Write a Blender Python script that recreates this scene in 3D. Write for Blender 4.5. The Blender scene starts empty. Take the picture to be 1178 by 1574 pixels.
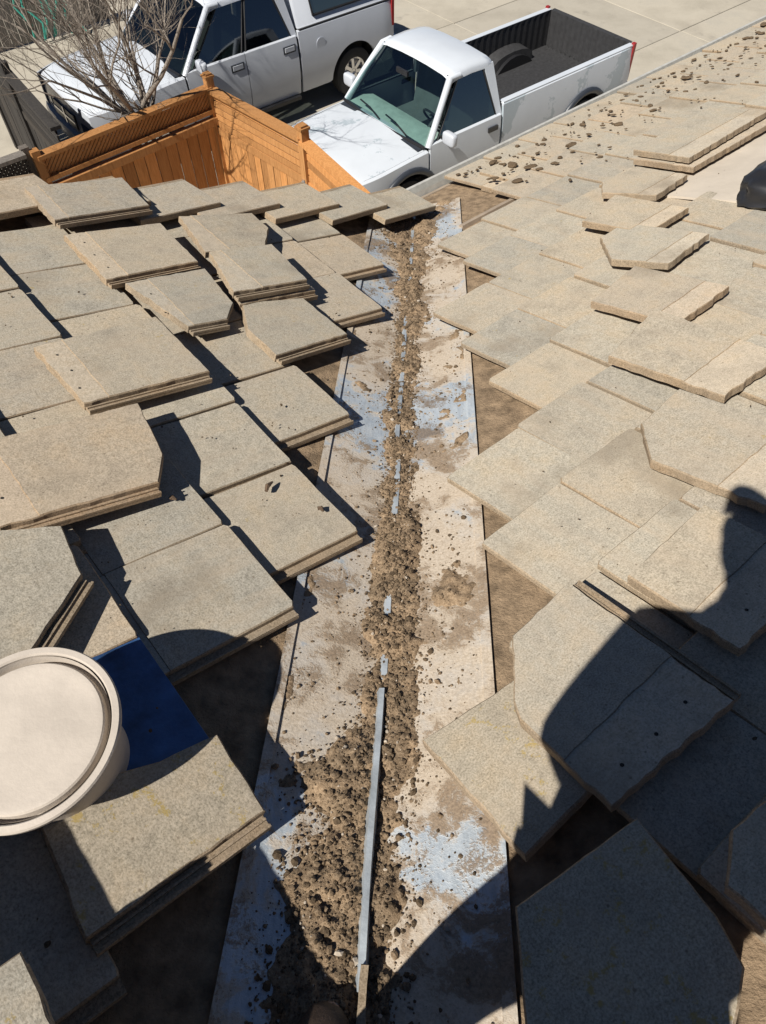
import bpy, bmesh, math, random
from mathutils import Vector, Matrix, noise
R = math.radians
scene = bpy.context.scene
COL = scene.collection

# ---------------------------------------------------------------- camera, sky, sun, exposure
GZ = 5.9                                            # camera height above the driveway
cam_d = bpy.data.cameras.new('camera'); cam = bpy.data.objects.new('camera', cam_d); COL.objects.link(cam)
CX, CU, CF = Vector((0.99982, -0.01537, -0.01074)), Vector((0.01875, 0.81963, 0.57258)), Vector((0, 0.57268, -0.81978))
m3 = Matrix((CX, CU, -CF)).transposed()
cam.matrix_world = Matrix.Translation((0, 0, GZ)) @ m3.to_4x4()
cam_d.sensor_fit = 'VERTICAL'; cam_d.sensor_height = 36; cam_d.lens = 36*1092.26/1574
cam_d.clip_start = .02; cam_d.clip_end = 900
scene.camera = cam
SUN_AZ, SUN_EL = 226, 49.5                            # where the sun stands
w = bpy.data.worlds.new('World'); scene.world = w; w.use_nodes = True
nt = w.node_tree; bgn = nt.nodes['Background']
sky = nt.nodes.new('ShaderNodeTexSky'); sky.sky_type = 'NISHITA'; sky.sun_disc = False
sky.sun_elevation = R(SUN_EL); sky.sun_rotation = R(SUN_AZ)
nt.links.new(sky.outputs[0], bgn.inputs[0]); bgn.inputs[1].default_value = .05
sky.altitude = 2200; sky.dust_density = .1; sky.air_density = .6; sky.ozone_density = 2.5
scene.cycles.diffuse_bounces = 3
sl = bpy.data.lights.new('sun', 'SUN'); sl.energy = 5.0; sl.angle = R(.5); sl.color = (1, .95, .87)
so = bpy.data.objects.new('sun', sl); COL.objects.link(so)
sd = Vector((-math.sin(R(SUN_AZ))*math.cos(R(SUN_EL)), -math.cos(R(SUN_AZ))*math.cos(R(SUN_EL)), -math.sin(R(SUN_EL))))
so.rotation_euler = sd.to_track_quat('-Z', 'Y').to_euler(); so.location = (-6, -6, 14)
vs = scene.view_settings; vs.view_transform = 'Standard'; vs.look = 'None'; vs.gamma = 1; vs.use_curve_mapping = False
vs.exposure = .42

rnd = random.Random(7)

# ---------------------------------------------------------------- the two roof planes that meet in the valley
V0 = Vector((-0.05391, 0.04840, GZ-1.51539))
VD = Vector((0.0692, 0.9702, -0.23221)).normalized()
NL, NR = Vector((0.25731, 0.20754, 0.94378)).normalized(), Vector((-0.19473, 0.24143, 0.95068)).normalized()
CL, DL = Vector((-0.62781, 0.77837, 0)), Vector((0.73461, 0.59251, -0.33058))
CR, DR = Vector((0.77837, 0.62781, 0)), Vector((-0.59684, 0.73998, -0.31017))
def PL(a, b, h=0): return V0 + CL*a + DL*b + NL*h
def PR(a, b, h=0): return V0 + CR*a + DR*b + NR*h
TL = (NL.cross(VD)).normalized()                     # across the left half of the valley
if TL.x > 0: TL = -TL
TR = (NR.cross(VD)).normalized()
if TR.x < 0: TR = -TR
FLASH = -.055                                        # flashing lies this far under the tile tops
NM = (NL+NR).normalized()
def valley(s, t, h=0):                               # s along the valley, t across, h above the flashing
    k = max(-1, min(1, t/.06))
    n = (NL*(.5-.5*k) + NR*(.5+.5*k)).normalized()
    return V0 + NM*FLASH*1.0 + VD*s + (TL*(-t) if t < 0 else TR*t) + n*h

# ---------------------------------------------------------------- node helpers
def mat(name):
    m = bpy.data.materials.new(name); m.use_nodes = True
    return m, m.node_tree, m.node_tree.nodes['Principled BSDF']
def nd(nt, t, **k):
    n = nt.nodes.new(t)
    for a, v in k.items():
        if a in n.inputs: n.inputs[a].default_value = v
        else: setattr(n, a, v)
    return n
def noise_n(nt, vec, scale, detail=4, rough=.6):
    n = nd(nt, 'ShaderNodeTexNoise'); n.inputs['Scale'].default_value = scale
    n.inputs['Detail'].default_value = detail; n.inputs['Roughness'].default_value = rough
    if vec is not None: nt.links.new(vec, n.inputs['Vector'])
    return n.outputs['Fac']
def ramp(nt, fac, stops):
    r = nd(nt, 'ShaderNodeValToRGB'); e = r.color_ramp.elements
    while len(e) < len(stops): e.new(.5)
    for i, (p, c) in enumerate(stops):
        e[i].position = p; e[i].color = (*c, 1) if len(c) == 3 else c
    nt.links.new(fac, r.inputs[0]); return r.outputs[0]
def mixc(nt, fac, a, b, mode='MIX'):
    n = nd(nt, 'ShaderNodeMix', data_type='RGBA', blend_type=mode)
    for s, v in ((n.inputs[0], fac), (n.inputs[6], a), (n.inputs[7], b)):
        if hasattr(v, 'links') or hasattr(v, 'is_linked'): nt.links.new(v, s)
        elif isinstance(v, (int, float)): s.default_value = v
        else: s.default_value = (*v, 1)
    return n.outputs[2]
def coords(nt, rand=True):
    tc = nd(nt, 'ShaderNodeTexCoord'); v = tc.outputs['Object']
    if rand:
        oi = nd(nt, 'ShaderNodeObjectInfo'); mp = nd(nt, 'ShaderNodeVectorMath', operation='MULTIPLY_ADD')
        cb = nd(nt, 'ShaderNodeCombineXYZ')
        for i in range(3): nt.links.new(oi.outputs['Random'], cb.inputs[i])
        mp.inputs[1].default_value = (37, 53, 71)
        nt.links.new(cb.outputs[0], mp.inputs[0]); nt.links.new(v, mp.inputs[2]); v = mp.outputs[0]
        return v, oi.outputs['Random']
    return v, None
def bump(nt, p, fac, strength, dist):
    b = nd(nt, 'ShaderNodeBump'); b.inputs['Strength'].default_value = strength; b.inputs['Distance'].default_value = dist
    nt.links.new(fac, b.inputs['Height'])
    nt.links.new(b.outputs[0], p.inputs['Normal'])
def simple(name, col, rough=.6, metal=0, var=.15, scale=8, bmp=0, spec=.5, coat=0):
    m, nt, p = mat(name); v, r = coords(nt, True)
    f = noise_n(nt, v, scale, 5)
    c = ramp(nt, f, [(.3, [x*(1-var) for x in col]), (.7, [min(1, x*(1+var)) for x in col])])
    nt.links.new(c, p.inputs['Base Color']); p.inputs['Roughness'].default_value = rough; p.inputs['Metallic'].default_value = metal
    p.inputs['Specular IOR Level'].default_value = spec; p.inputs['Coat Weight'].default_value = coat
    if bmp: bump(nt, p, noise_n(nt, v, scale*6, 6, .7), bmp, .01)
    return m

def make_tile_mat(name, c0, c1, lichen, bmp=.5, dust=.4, holes=False):
    m, nt, p = mat(name); v, r = coords(nt)
    g = noise_n(nt, v, 230, 3, .7); g2 = noise_n(nt, v, 75, 3, .6); mid = noise_n(nt, v, 7, 6, .7); big = noise_n(nt, v, 2.0, 4, .6)
    mp = nd(nt, 'ShaderNodeMapping'); nt.links.new(v, mp.inputs[0]); mp.inputs['Scale'].default_value = (9, 2.2, 3)
    st = noise_n(nt, mp.outputs[0], 1.6, 5, .65)
    c = ramp(nt, g, [(.26, [x*.62 for x in c0]), (.42, c0), (.56, c1), (.76, [min(1, x*1.2) for x in c1])])
    c = mixc(nt, 1.0, c, ramp(nt, g2, [(.35, (.90, .90, .89)), (.6, (1.05, 1.05, 1.05))]), 'MULTIPLY')
    c = mixc(nt, 1.0, c, ramp(nt, mid, [(.28, (.78, .78, .79)), (.5, (1, 1, 1)), (.74, (1.06, .98, .88))]), 'MULTIPLY')
    tr = ramp(nt, r, [(0, (.80, .82, .84)), (.2, (1.02, 1.02, 1.0)), (.4, (.93, .92, .90)), (.6, (1.05, 1.0, .93)), (.8, (.90, .90, .90)), (1, (1.06, .97, .88))])
    c = mixc(nt, 1.0, c, tr, 'MULTIPLY')
    dm = ramp(nt, st, [(.46, (0, 0, 0)), (.70, (1, 1, 1))])
    mm = nd(nt, 'ShaderNodeMath', operation='MULTIPLY'); nt.links.new(dm, mm.inputs[0]); mm.inputs[1].default_value = dust
    c = mixc(nt, mm.outputs[0], c, (.47, .375, .27))
    dk = ramp(nt, big, [(.30, (.6, .6, .6)), (.42, (0, 0, 0))])
    c = mixc(nt, dk, c, (.235, .195, .145))
    ln = noise_n(nt, v, 15, 7, .78)
    lm = ramp(nt, ln, [(lichen, (0, 0, 0)), (lichen+.04, (.75, .75, .75))])
    c = mixc(nt, lm, c, (.36, .26, .075))
    for sc, lo, hi, col in ((26, .05, .10, (.13, .095, .06)), (60, .05, .12, (.16, .125, .09))):
        sp = nd(nt, 'ShaderNodeTexVoronoi'); sp.inputs['Scale'].default_value = sc; nt.links.new(v, sp.inputs['Vector'])
        c = mixc(nt, ramp(nt, sp.outputs['Distance'], [(lo, (.6, .6, .6)), (hi, (0, 0, 0))]), c, col)
    nt.links.new(c, p.inputs['Base Color']); p.inputs['Roughness'].default_value = .95; p.inputs['Specular IOR Level'].default_value = .2
    ad = nd(nt, 'ShaderNodeMath', operation='ADD'); nt.links.new(g, ad.inputs[0]); nt.links.new(mid, ad.inputs[1])
    bump(nt, p, ad.outputs[0], bmp*.6, .0028)
    return m
M = {}
M['tile'] = make_tile_mat('tile_concrete', (.35, .315, .255), (.47, .425, .35), .655)
M['lichen'] = make_tile_mat('tile_lichened_concrete', (.33, .295, .23), (.45, .40, .32), .575, .5, .3)
M['bare'] = make_tile_mat('tile_bare_concrete', (.44, .385, .305), (.53, .47, .385), .70, .25, .25)
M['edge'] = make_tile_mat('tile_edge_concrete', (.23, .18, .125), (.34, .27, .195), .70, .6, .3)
M['hole'] = simple('nail_hole', (.02, .018, .015), .9)
M['felt'] = dirt_mat('dusty_roofing_felt', .95) if False else simple('roofing_felt', (.27, .195, .125), .95, 0, .45, 22, .8, .2)
M['cream'] = simple('cream_underlay', (.50, .44, .365), .85, 0, .10, 5, .2, .3)
M['bucket'] = simple('bucket_plastic', (.475, .42, .36), .6, 0, .13, 7, .15, .35)
M['black'] = simple('black_plastic', (.018, .018, .02), .35)
M['steel'] = simple('drip_edge_steel', (.55, .54, .50), .5, .3, .15, 20)
M['stucco'] = simple('stucco', (.42, .36, .28), .95, 0, .1, 60, .5)
M['fascia'] = simple('fascia_wood', (.30, .24, .18), .8, 0, .2, 10, .2)
M['twig'] = simple('twig', (.10, .065, .04), .9, 0, .3, 30)
def flash_mat():
    m, nt, p = mat('galvanized_flashing'); v, r = coords(nt, False)
    wv = nd(nt, 'ShaderNodeTexNoise'); wv.inputs['Scale'].default_value = 6; nt.links.new(v, wv.inputs['Vector'])
    wp = nd(nt, 'ShaderNodeVectorMath', operation='MULTIPLY_ADD'); nt.links.new(wv.outputs['Color'], wp.inputs[0]); wp.inputs[1].default_value = (.16, .16, .16); nt.links.new(v, wp.inputs[2]); q = wp.outputs[0]
    a = noise_n(nt, q, 2.3, 8, .60); b = noise_n(nt, q, 22, 6, .7); f = noise_n(nt, v, 150, 3, .7); h = noise_n(nt, q, 5.5, 8, .72)
    mp = nd(nt, 'ShaderNodeMapping'); nt.links.new(v, mp.inputs[0]); mp.inputs['Scale'].default_value = (60, 7, 7); sc = noise_n(nt, mp.outputs[0], 2, 4, .6)
    c = ramp(nt, b, [(.3, (.40, .47, .54)), (.5, (.52, .58, .63)), (.7, (.62, .65, .66))])
    c = mixc(nt, 1.0, c, ramp(nt, sc, [(.35, (.86, .87, .88)), (.6, (1.04, 1.04, 1.04))]), 'MULTIPLY')
    k = nd(nt, 'ShaderNodeMath', operation='MULTIPLY_ADD'); nt.links.new(b, k.inputs[0]); k.inputs[1].default_value = .22; nt.links.new(a, k.inputs[2])
    d = ramp(nt, k.outputs[0], [(.530, (.10, .10, .10)), (.565, (.74, .74, .74)), (.66, (.95, .95, .95))])
    c = mixc(nt, d, c, ramp(nt, f, [(.3, (.36, .285, .20)), (.7, (.58, .49, .385))]))
    k2 = nd(nt, 'ShaderNodeMath', operation='MULTIPLY_ADD'); nt.links.new(f, k2.inputs[0]); k2.inputs[1].default_value = .28; nt.links.new(h, k2.inputs[2])
    e = ramp(nt, k2.outputs[0], [(.655, (0, 0, 0)), (.72, (.85, .85, .85))])
    c = mixc(nt, e, c, ramp(nt, f, [(.3, (.12, .082, .05)), (.65, (.30, .215, .14))]))
    nt.links.new(c, p.inputs['Base Color'])
    mr = nd(nt, 'ShaderNodeMapRange'); nt.links.new(d, mr.inputs[0]); mr.inputs[3].default_value = .35; mr.inputs[4].default_value = 0
    nt.links.new(mr.outputs[0], p.inputs['Metallic'])
    mr2 = nd(nt, 'ShaderNodeMapRange'); nt.links.new(d, mr2.inputs[0]); mr2.inputs[3].default_value = .45; mr2.inputs[4].default_value = .95
    nt.links.new(mr2.outputs[0], p.inputs['Roughness'])
    ad = nd(nt, 'ShaderNodeMath', operation='ADD'); nt.links.new(f, ad.inputs[0]); nt.links.new(e, ad.inputs[1])
    bump(nt, p, ad.outputs[0], .35, .004)
    return m
M['flash'] = flash_mat(); M['rib'] = simple('rib_metal', (.43, .47, .50), .5, .35, .3, 14, .15)
def dirt_mat(name, k=1.0):
    m, nt, p = mat(name); v, r = coords(nt, False)
    a = noise_n(nt, v, 160, 5, .75); b = noise_n(nt, v, 14, 5)
    c = ramp(nt, a, [(.3, (.14*k, .10*k, .066*k)), (.5, (.30*k, .225*k, .15*k)), (.7, (.45*k, .355*k, .25*k))])
    c = mixc(nt, 1.0, c, ramp(nt, b, [(.35, (.72, .70, .68)), (.65, (1.12, 1.06, 1.0))]), 'MULTIPLY')
    nt.links.new(c, p.inputs['Base Color']); p.inputs['Roughness'].default_value = 1; p.inputs['Specular IOR Level'].default_value = .1
    bump(nt, p, a, .8, .006)
    return m
M['dirt'] = dirt_mat('dry_dirt'); M['clod'] = dirt_mat('dirt_clod', .78); M['dark_clod'] = dirt_mat('dark_clod', .42); M['chip'] = simple('mortar_chip', (.40, .34, .27), .95, 0, .3, 60); M['moss'] = dirt_mat('dry_moss', .54)
def wood(name, c0, c1, sc=1.0):
    m, nt, p = mat(name); v, r = coords(nt)
    mp = nd(nt, 'ShaderNodeMapping'); nt.links.new(v, mp.inputs[0]); mp.inputs['Scale'].default_value = (14*sc, 14*sc, 1.2*sc)
    g = noise_n(nt, mp.outputs[0], 4, 6, .7)
    c = ramp(nt, g, [(.3, c0), (.65, c1)])
    c = mixc(nt, 1.0, c, ramp(nt, r, [(0, (.66, .64, .62)), (.5, (.95, .95, .95)), (1, (1.12, 1.06, .98))]), 'MULTIPLY')
    nt.links.new(c, p.inputs['Base Color']); p.inputs['Roughness'].default_value = .75; p.inputs['Specular IOR Level'].default_value = .25
    bump(nt, p, g, .25, .004)
    return m
M['orange'] = wood('stained_cedar', (.36, .165, .055), (.56, .285, .11))
M['greywood'] = wood('weathered_wood', (.11, .10, .09), (.24, .215, .19))
M['darkwood'] = wood('dark_wood', (.025, .023, .022), (.06, .055, .05))
M['bark'] = simple('bark', (.25, .215, .18), .95, 0, .3, 30, .6, .2)
def paint(name, col, peel=0):
    m, nt, p = mat(name); v, r = coords(nt)
    f = noise_n(nt, v, 3, 5)
    c = ramp(nt, f, [(.3, [x*.93 for x in col]), (.7, col)])
    if peel:
        q = noise_n(nt, v, 1.6, 8, .72)
        k = ramp(nt, q, [(peel, (0, 0, 0)), (peel+.015, (.8, .8, .8))])
        c = mixc(nt, k, c, (.34, .40, .44))
    nt.links.new(c, p.inputs['Base Color']); p.inputs['Roughness'].default_value = .35; p.inputs['Coat Weight'].default_value = .4
    p.inputs['Coat Roughness'].default_value = .12
    return m
M['white'] = paint('white_car_paint', (.58, .62, .67)); M['peel'] = paint('peeling_white_paint', (.57, .61, .66), .545)
M['peelhood'] = paint('hood_paint', (.57, .61, .66), .57); M['silver'] = paint('pale_silver_paint', (.52, .55, .60))
M['rubber'] = simple('tyre_rubber', (.022, .022, .023), .85); M['trim'] = simple('black_trim', (.03, .035, .045), .4)
M['chrome'] = simple('bright_metal', (.62, .62, .63), .22, .9, .05); M['liner'] = simple('bed_liner', (.03, .03, .032), .7, 0, .3, 20, .4)
M['red'] = simple('red_lamp', (.30, .02, .02), .25); M['dash'] = simple('dashboard', (.46, .52, .48), .7); M['seat'] = simple('seat_cloth', (.12, .13, .13), .9)
M['lamp'] = simple('headlamp_lens', (.10, .13, .18), .08, 0, .3, 20)
def glass(name, tint, dark):
    m = bpy.data.materials.new(name); m.use_nodes = True; nt = m.node_tree; nt.nodes.clear()
    o = nd(nt, 'ShaderNodeOutputMaterial'); t = nd(nt, 'ShaderNodeBsdfTransparent'); g = nd(nt, 'ShaderNodeBsdfGlossy'); mx = nd(nt, 'ShaderNodeMixShader'); fr = nd(nt, 'ShaderNodeFresnel')
    t.inputs[0].default_value = (*tint, 1); g.inputs['Roughness'].default_value = .03; g.inputs[0].default_value = (.9, .95, 1, 1); nt.nodes.remove(fr); mx.inputs[0].default_value = .11
    pass; nt.links.new(t.outputs[0], mx.inputs[1]); nt.links.new(g.outputs[0], mx.inputs[2]); nt.links.new(mx.outputs[0], o.inputs[0])
    return m
M['glass'] = glass('windscreen_glass', (.58, .72, .70), 0); M['midglass'] = glass('side_glass', (.09, .11, .10), 0); M['darkglass'] = glass('tinted_glass', (.10, .12, .12), 0)
def conc():
    m, nt, p = mat('driveway_concrete'); v, r = coords(nt, True)
    a = noise_n(nt, v, 1.1, 6, .65); f = noise_n(nt, v, 90, 3, .7)
    c = ramp(nt, a, [(.3, (.33, .30, .245)), (.55, (.41, .375, .31)), (.75, (.36, .335, .285))])
    c = mixc(nt, 1.0, c, ramp(nt, f, [(.3, (.86, .86, .86)), (.7, (1.08, 1.08, 1.08))]), 'MULTIPLY')
    c = mixc(nt, 1.0, c, ramp(nt, r, [(0, (.92, .92, .92)), (1, (1.05, 1.04, 1.02))]), 'MULTIPLY')
    oil = noise_n(nt, v, 2.7, 6, .6)
    c = mixc(nt, ramp(nt, oil, [(.60, (0, 0, 0)), (.72, (.55, .55, .55))]), c, (.20, .18, .155))
    nt.links.new(c, p.inputs['Base Color']); p.inputs['Roughness'].default_value = .92
    bump(nt, p, f, .3, .004); return m
M['concrete'] = conc(); M['soil'] = simple('ground_soil', (.30, .25, .18), .95, 0, .3, 1.2, .5)
M['rope'] = simple('green_rope', (.03, .27, .21), .7)
M['blue'] = simple('blue_sheet', (.03, .085, .22), .5, 0, .55, 9, .15)

# ---------------------------------------------------------------- mesh helpers
def link(name, bm, mats, parent=None, mw=None, smooth=None):
    me = bpy.data.meshes.new(name); bmesh.ops.recalc_face_normals(bm, faces=bm.faces); bm.to_mesh(me); bm.free()
    for m in mats: me.materials.append(M[m] if isinstance(m, str) else m)
    if smooth is not None:
        me.polygons.foreach_set('use_smooth', [True]*len(me.polygons)); me.set_sharp_from_angle(angle=R(smooth))
    o = bpy.data.objects.new(name, me); COL.objects.link(o)
    if parent: o.parent = parent
    if mw is not None: o.matrix_basis = mw
    return o
def inst(name, me, parent, mw):
    o = bpy.data.objects.new(name, me); COL.objects.link(o); o.parent = parent; o.matrix_basis = mw; return o
def empty(name, mw=None):
    o = bpy.data.objects.new(name, None); COL.objects.link(o); o.empty_display_size = .1
    if mw is not None: o.matrix_world = mw
    return o
def tag(o, label, cat, group=None):
    o['label'] = label; o['category'] = cat
    if group: o['group'] = group
    return o
def prism(bm, pts, z0, z1, bev=.003, mt=0, ms=1):
    n = len(pts); cx = sum(p[0] for p in pts)/n; cy = sum(p[1] for p in pts)/n
    def ring(k, z):
        out = []
        for x, y in pts:
            d = math.hypot(x-cx, y-cy) or 1; out.append(bm.verts.new((x-(x-cx)/d*k, y-(y-cy)/d*k, z)))
        return out
    a, b, c = ring(0, z0), ring(0, z1-bev), ring(bev, z1)
    f = bm.faces.new(c); f.material_index = mt
    f = bm.faces.new(a[::-1]); f.material_index = ms
    for r0, r1 in ((a, b), (b, c)):
        for i in range(n):
            f = bm.faces.new((r0[i], r0[(i+1) % n], r1[(i+1) % n], r1[i])); f.material_index = ms
def box(bm, c, s, mi=0, rot=None):
    vs_ = []
    for dx in (-.5, .5):
        for dy in (-.5, .5):
            for dz in (-.5, .5):
                q = Vector((dx*s[0], dy*s[1], dz*s[2]))
                if rot: q = rot @ q
                vs_.append(bm.verts.new(Vector(c)+q))
    for i in ((0, 1, 3, 2), (4, 6, 7, 5), (0, 4, 5, 1), (2, 3, 7, 6), (0, 2, 6, 4), (1, 5, 7, 3)):
        f = bm.faces.new([vs_[j] for j in i]); f.material_index = mi
def beam(bm, p, q, wd, ht, up=Vector((0, 0, 1)), mi=0):        # rectangular bar from p to q
    p, q = Vector(p), Vector(q); d = (q-p); L = d.length; d.normalize()
    s = d.cross(up).normalized(); u = s.cross(d)
    rot = Matrix((d, s, u)).transposed()
    box(bm, (p+q)/2, (L, wd, ht), mi, rot)
def tube(bm, pts, rad, n=6, mi=0, cap=True):
    rings = []; ref = Vector((.31, .47, .83))
    for i, p in enumerate(pts):
        d = (Vector(pts[min(i+1, len(pts)-1)])-Vector(pts[max(i-1, 0)])).normalized()
        s = d.cross(ref).normalized(); u = s.cross(d)
        r = rad[i] if hasattr(rad, '__len__') else rad
        rings.append([bm.verts.new(Vector(p)+(s*math.cos(k*2*math.pi/n)+u*math.sin(k*2*math.pi/n))*r) for k in range(n)])
    for a, b in zip(rings, rings[1:]):
        for k in range(n):
            f = bm.faces.new((a[k], a[(k+1) % n], b[(k+1) % n], b[k])); f.material_index = mi
    if cap:
        bm.faces.new(rings[0][::-1]).material_index = mi; bm.faces.new(rings[-1]).material_index = mi
def loft(bm, secs, mi=0, closed=False):
    rows = [[bm.verts.new(p) for p in s] for s in secs]
    for a, b in zip(rows, rows[1:]):
        m = len(a)
        for k in range(m if closed else m-1):
            try:
                f = bm.faces.new((a[k], a[(k+1) % m], b[(k+1) % m], b[k])); f.material_index = mi
            except ValueError: pass
    return rows
def lathe(bm, prof, n=32, axis='z', mi=0):
    rows = []
    for k in range(n):
        c, s = math.cos(2*math.pi*k/n), math.sin(2*math.pi*k/n)
        rows.append([bm.verts.new((r*c, r*s, z) if axis == 'z' else (r*c, z, r*s)) for r, z in prof])
    for i in range(n):
        a, b = rows[i], rows[(i+1) % n]
        for k in range(len(prof)-1):
            f = bm.faces.new((a[k], a[k+1], b[k+1], b[k])); f.material_index = mi
    bmesh.ops.remove_doubles(bm, verts=bm.verts, dist=1e-5)

# ---------------------------------------------------------------- the house: two roof slopes with their tiles
TW, TLEN, TT = .340, .44, .030
def ragged(pts, step=.05, amp=.0015, rg=rnd):
    out = []
    for (x0, y0), (x1, y1) in zip(pts, pts[1:]+pts[:1]):
        L = math.hypot(x1-x0, y1-y0); n = max(1, int(L/step))
        for i in range(n):
            t = i/n; k = 0 if i == 0 else 1
            nx, ny = (y1-y0)/(L or 1), -(x1-x0)/(L or 1); j = rg.uniform(-amp, amp)*k
            out.append((x0+(x1-x0)*t+nx*j, y0+(y1-y0)*t+ny*j))
    return out
def tile_mesh(name, seed, lip=True):
    rg = random.Random(seed); bm = bmesh.new(); e = lambda k=.002: rg.uniform(-k, k); wd = TW-.006
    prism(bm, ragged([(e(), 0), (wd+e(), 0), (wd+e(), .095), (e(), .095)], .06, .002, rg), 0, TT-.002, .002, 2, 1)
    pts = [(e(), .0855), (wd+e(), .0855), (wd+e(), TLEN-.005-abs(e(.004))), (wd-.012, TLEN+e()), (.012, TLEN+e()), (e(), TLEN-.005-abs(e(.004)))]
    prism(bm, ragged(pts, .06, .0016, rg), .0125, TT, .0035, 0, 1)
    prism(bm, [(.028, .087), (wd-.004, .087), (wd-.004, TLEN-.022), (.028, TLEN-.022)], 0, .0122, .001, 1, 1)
    if lip:
        box(bm, (wd+.012, TLEN*.5, .0075), (.026, TLEN*.98, .011), 1)
        box(bm, (wd+.022, TLEN*.5, .0155), (.005, TLEN*.975, .006), 1)
    me = bpy.data.meshes.new(name); bmesh.ops.recalc_face_normals(bm, faces=bm.faces); bm.to_mesh(me); bm.free()
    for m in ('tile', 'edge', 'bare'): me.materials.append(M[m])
    return me
TILES = [tile_mesh('roof_tile', 100+i) for i in range(7)]
def tile_matrix(side, a, b_foot, h_foot, tilt, rot, flip_origin=0):
    """a = near end of the tile along the course, b_foot = where its foot lies; local x runs towards the lip"""
    c, d, n, P = (-CL, DL, NL, PL) if side == 'L' else (CR, DR, NR, PR)
    d2 = (d*math.cos(tilt)+n*math.sin(tilt)); n2 = (n*math.cos(tilt)-d*math.sin(tilt))
    if side == 'R': c = (c*math.cos(.012)-n2*math.sin(.012)); n2 = d2.cross(c)*-1; h_foot += .002
    c2 = c*math.cos(rot)+d2*math.sin(rot); d3 = d2*math.cos(rot)-c*math.sin(rot)
    foot = P(a+TW-.006 if side == 'L' else a, b_foot, h_foot-TT)
    org = foot - d3*TLEN
    return Matrix.Translation(org) @ Matrix((c2, d3, n2)).transposed().to_4x4()

house = empty('house', Matrix.Translation((V0.x, V0.y, 0)))
tag(house, 'tan house whose flat concrete tile roof slopes meet in the valley', 'house')
inv = house.matrix_world.inverted()
def hlink(name, bm, mats, parent=None, smooth=None):
    o = link(name, bm, mats, parent or house, None, smooth)
    if parent is None: o.matrix_basis = inv
    return o
def deck(name, quad, n, th, mats):
    bm = bmesh.new(); t = [bm.verts.new(p) for p in quad]; b = [bm.verts.new(p-n*th) for p in quad]
    bm.faces.new(t).material_index = 0; bm.faces.new(b[::-1]).material_index = 1
    for i in range(len(quad)):
        j = (i+1) % len(quad); bm.faces.new((t[i], b[i], b[j], t[j])).material_index = 1
    return hlink(name, bm, mats)
DECK = -.0585
s_up, s_dn = -1.6, 4.28
RAKE_A = 2.98
sl_ = [PL(RAKE_A+.55, -2.4, DECK), PL(RAKE_A-.17, 2.98, DECK), V0+VD*s_dn+NL*DECK, V0+VD*s_up+NL*DECK, PL(-1.4, -2.4, DECK)]
roofL = deck('roof_slope', sl_, NL, .05, ['felt', 'fascia'])
EAVE = 3.20
sr_ = [V0+VD*s_dn+NR*DECK, PR(8.2, EAVE, DECK), PR(8.2, -1.8, DECK), PR(-1.0, -1.8, DECK), V0+VD*s_up+NR*DECK]
roofR = deck('roof_slope', sr_, NR, .05, ['felt', 'fascia'])

tilt = math.atan2(.026, .345)
cnt = 0
def lay(side, b, a_start, a_end, skip=(), dh=0, cover=TW):
    global cnt
    a = a_start; par = roofL if side == 'L' else roofR
    while a < a_end:
        if not any(s0 <= a+TW/2 <= s1 for s0, s1 in skip):
            r1, r2, r3, r4 = (rnd.uniform(-1, 1) for _ in range(4))
            mw = tile_matrix(side, a+r1*.003, b+r2*.009, .004+dh+r3*.005, tilt+r4*.008, rnd.uniform(-1, 1)*R(1.0))
            inst('roof_tile', rnd.choice(TILES), par, par_inv[side] @ mw); cnt += 1
        a += cover
par_inv = {'L': Matrix.Identity(4), 'R': Matrix.Identity(4)}
for b, a0, a1, sk in [(-.66, -.08, 1.0, ()), (-.315, .25, 1.9, ()), (.03, .53+.32, 2.2, ()), (.385, .74, 2.5, ()), (.735, .877, 2.8, ()),
                      (1.075, 1.346, 2.75, ()), (1.405, 2.06, 2.8, ()), (1.74, 1.916, 2.75, ()), (2.05, 2.266, 2.75, ())]:
    lay('L', b, a0, a1, sk)
for b, a0, a1, sk in [(-.27, .56, 1.8, ()), (.03, .56, 2.3, ()), (.33, .70, 3.0, ()), (.63, .90, 3.4, ()), (.93, 1.033, 3.7, ()), (1.23, 1.52, 3.9, ((3.3, 4.2),)),
                      (1.53, 1.66, 4.3, ((3.3, 4.6),)), (1.83, 1.776, 5.0, ((3.7, 4.4),)), (2.13, 2.225, 5.3, ()), (2.43, 2.32, 5.8, ()), (2.73, 3.02, 6.4, ()), (3.03, 3.22, 6.8, ()), (3.23, 3.10, 7.0, ())]:
    lay('R', b, a0, a1, sk)

# rake tiles along the far gable edge of the left slope: they lie over the ends of the courses
def rake_mesh():
    rg = random.Random(5); bm = bmesh.new()
    prism(bm, ragged([(0, 0), (.27, 0), (.27, .45), (0, .45)], .08, .003, rg), 0, .028, .004, 0, 1)
    box(bm, (.281, .225, -.05), (.02, .45, .15), 1)
    me = bpy.data.meshes.new('rake_tile'); bmesh.ops.recalc_face_normals(bm, faces=bm.faces); bm.to_mesh(me); bm.free()
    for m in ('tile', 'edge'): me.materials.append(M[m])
    return me
RK = rake_mesh()
for i in range(9):
    b0 = -.30+i*.335+rnd.uniform(-.012, .012); tl = R(4.2)
    d2 = (DL*math.cos(tl)+NL*math.sin(tl)); n2 = NL*math.cos(tl)-DL*math.sin(tl); rot = R(-7.7)+rnd.uniform(-1, 1)*R(1.4)
    c2 = CL*math.cos(rot)+d2*math.sin(rot); d3 = d2*math.cos(rot)-CL*math.sin(rot)
    mw = Matrix.Translation(PL(2.885-.135*(b0-.6)+rnd.uniform(-.01, .01), b0, .012)) @ Matrix((c2, d3, n2)).transposed().to_4x4()
    inst('rake_tile', RK, roofL, mw)

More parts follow.
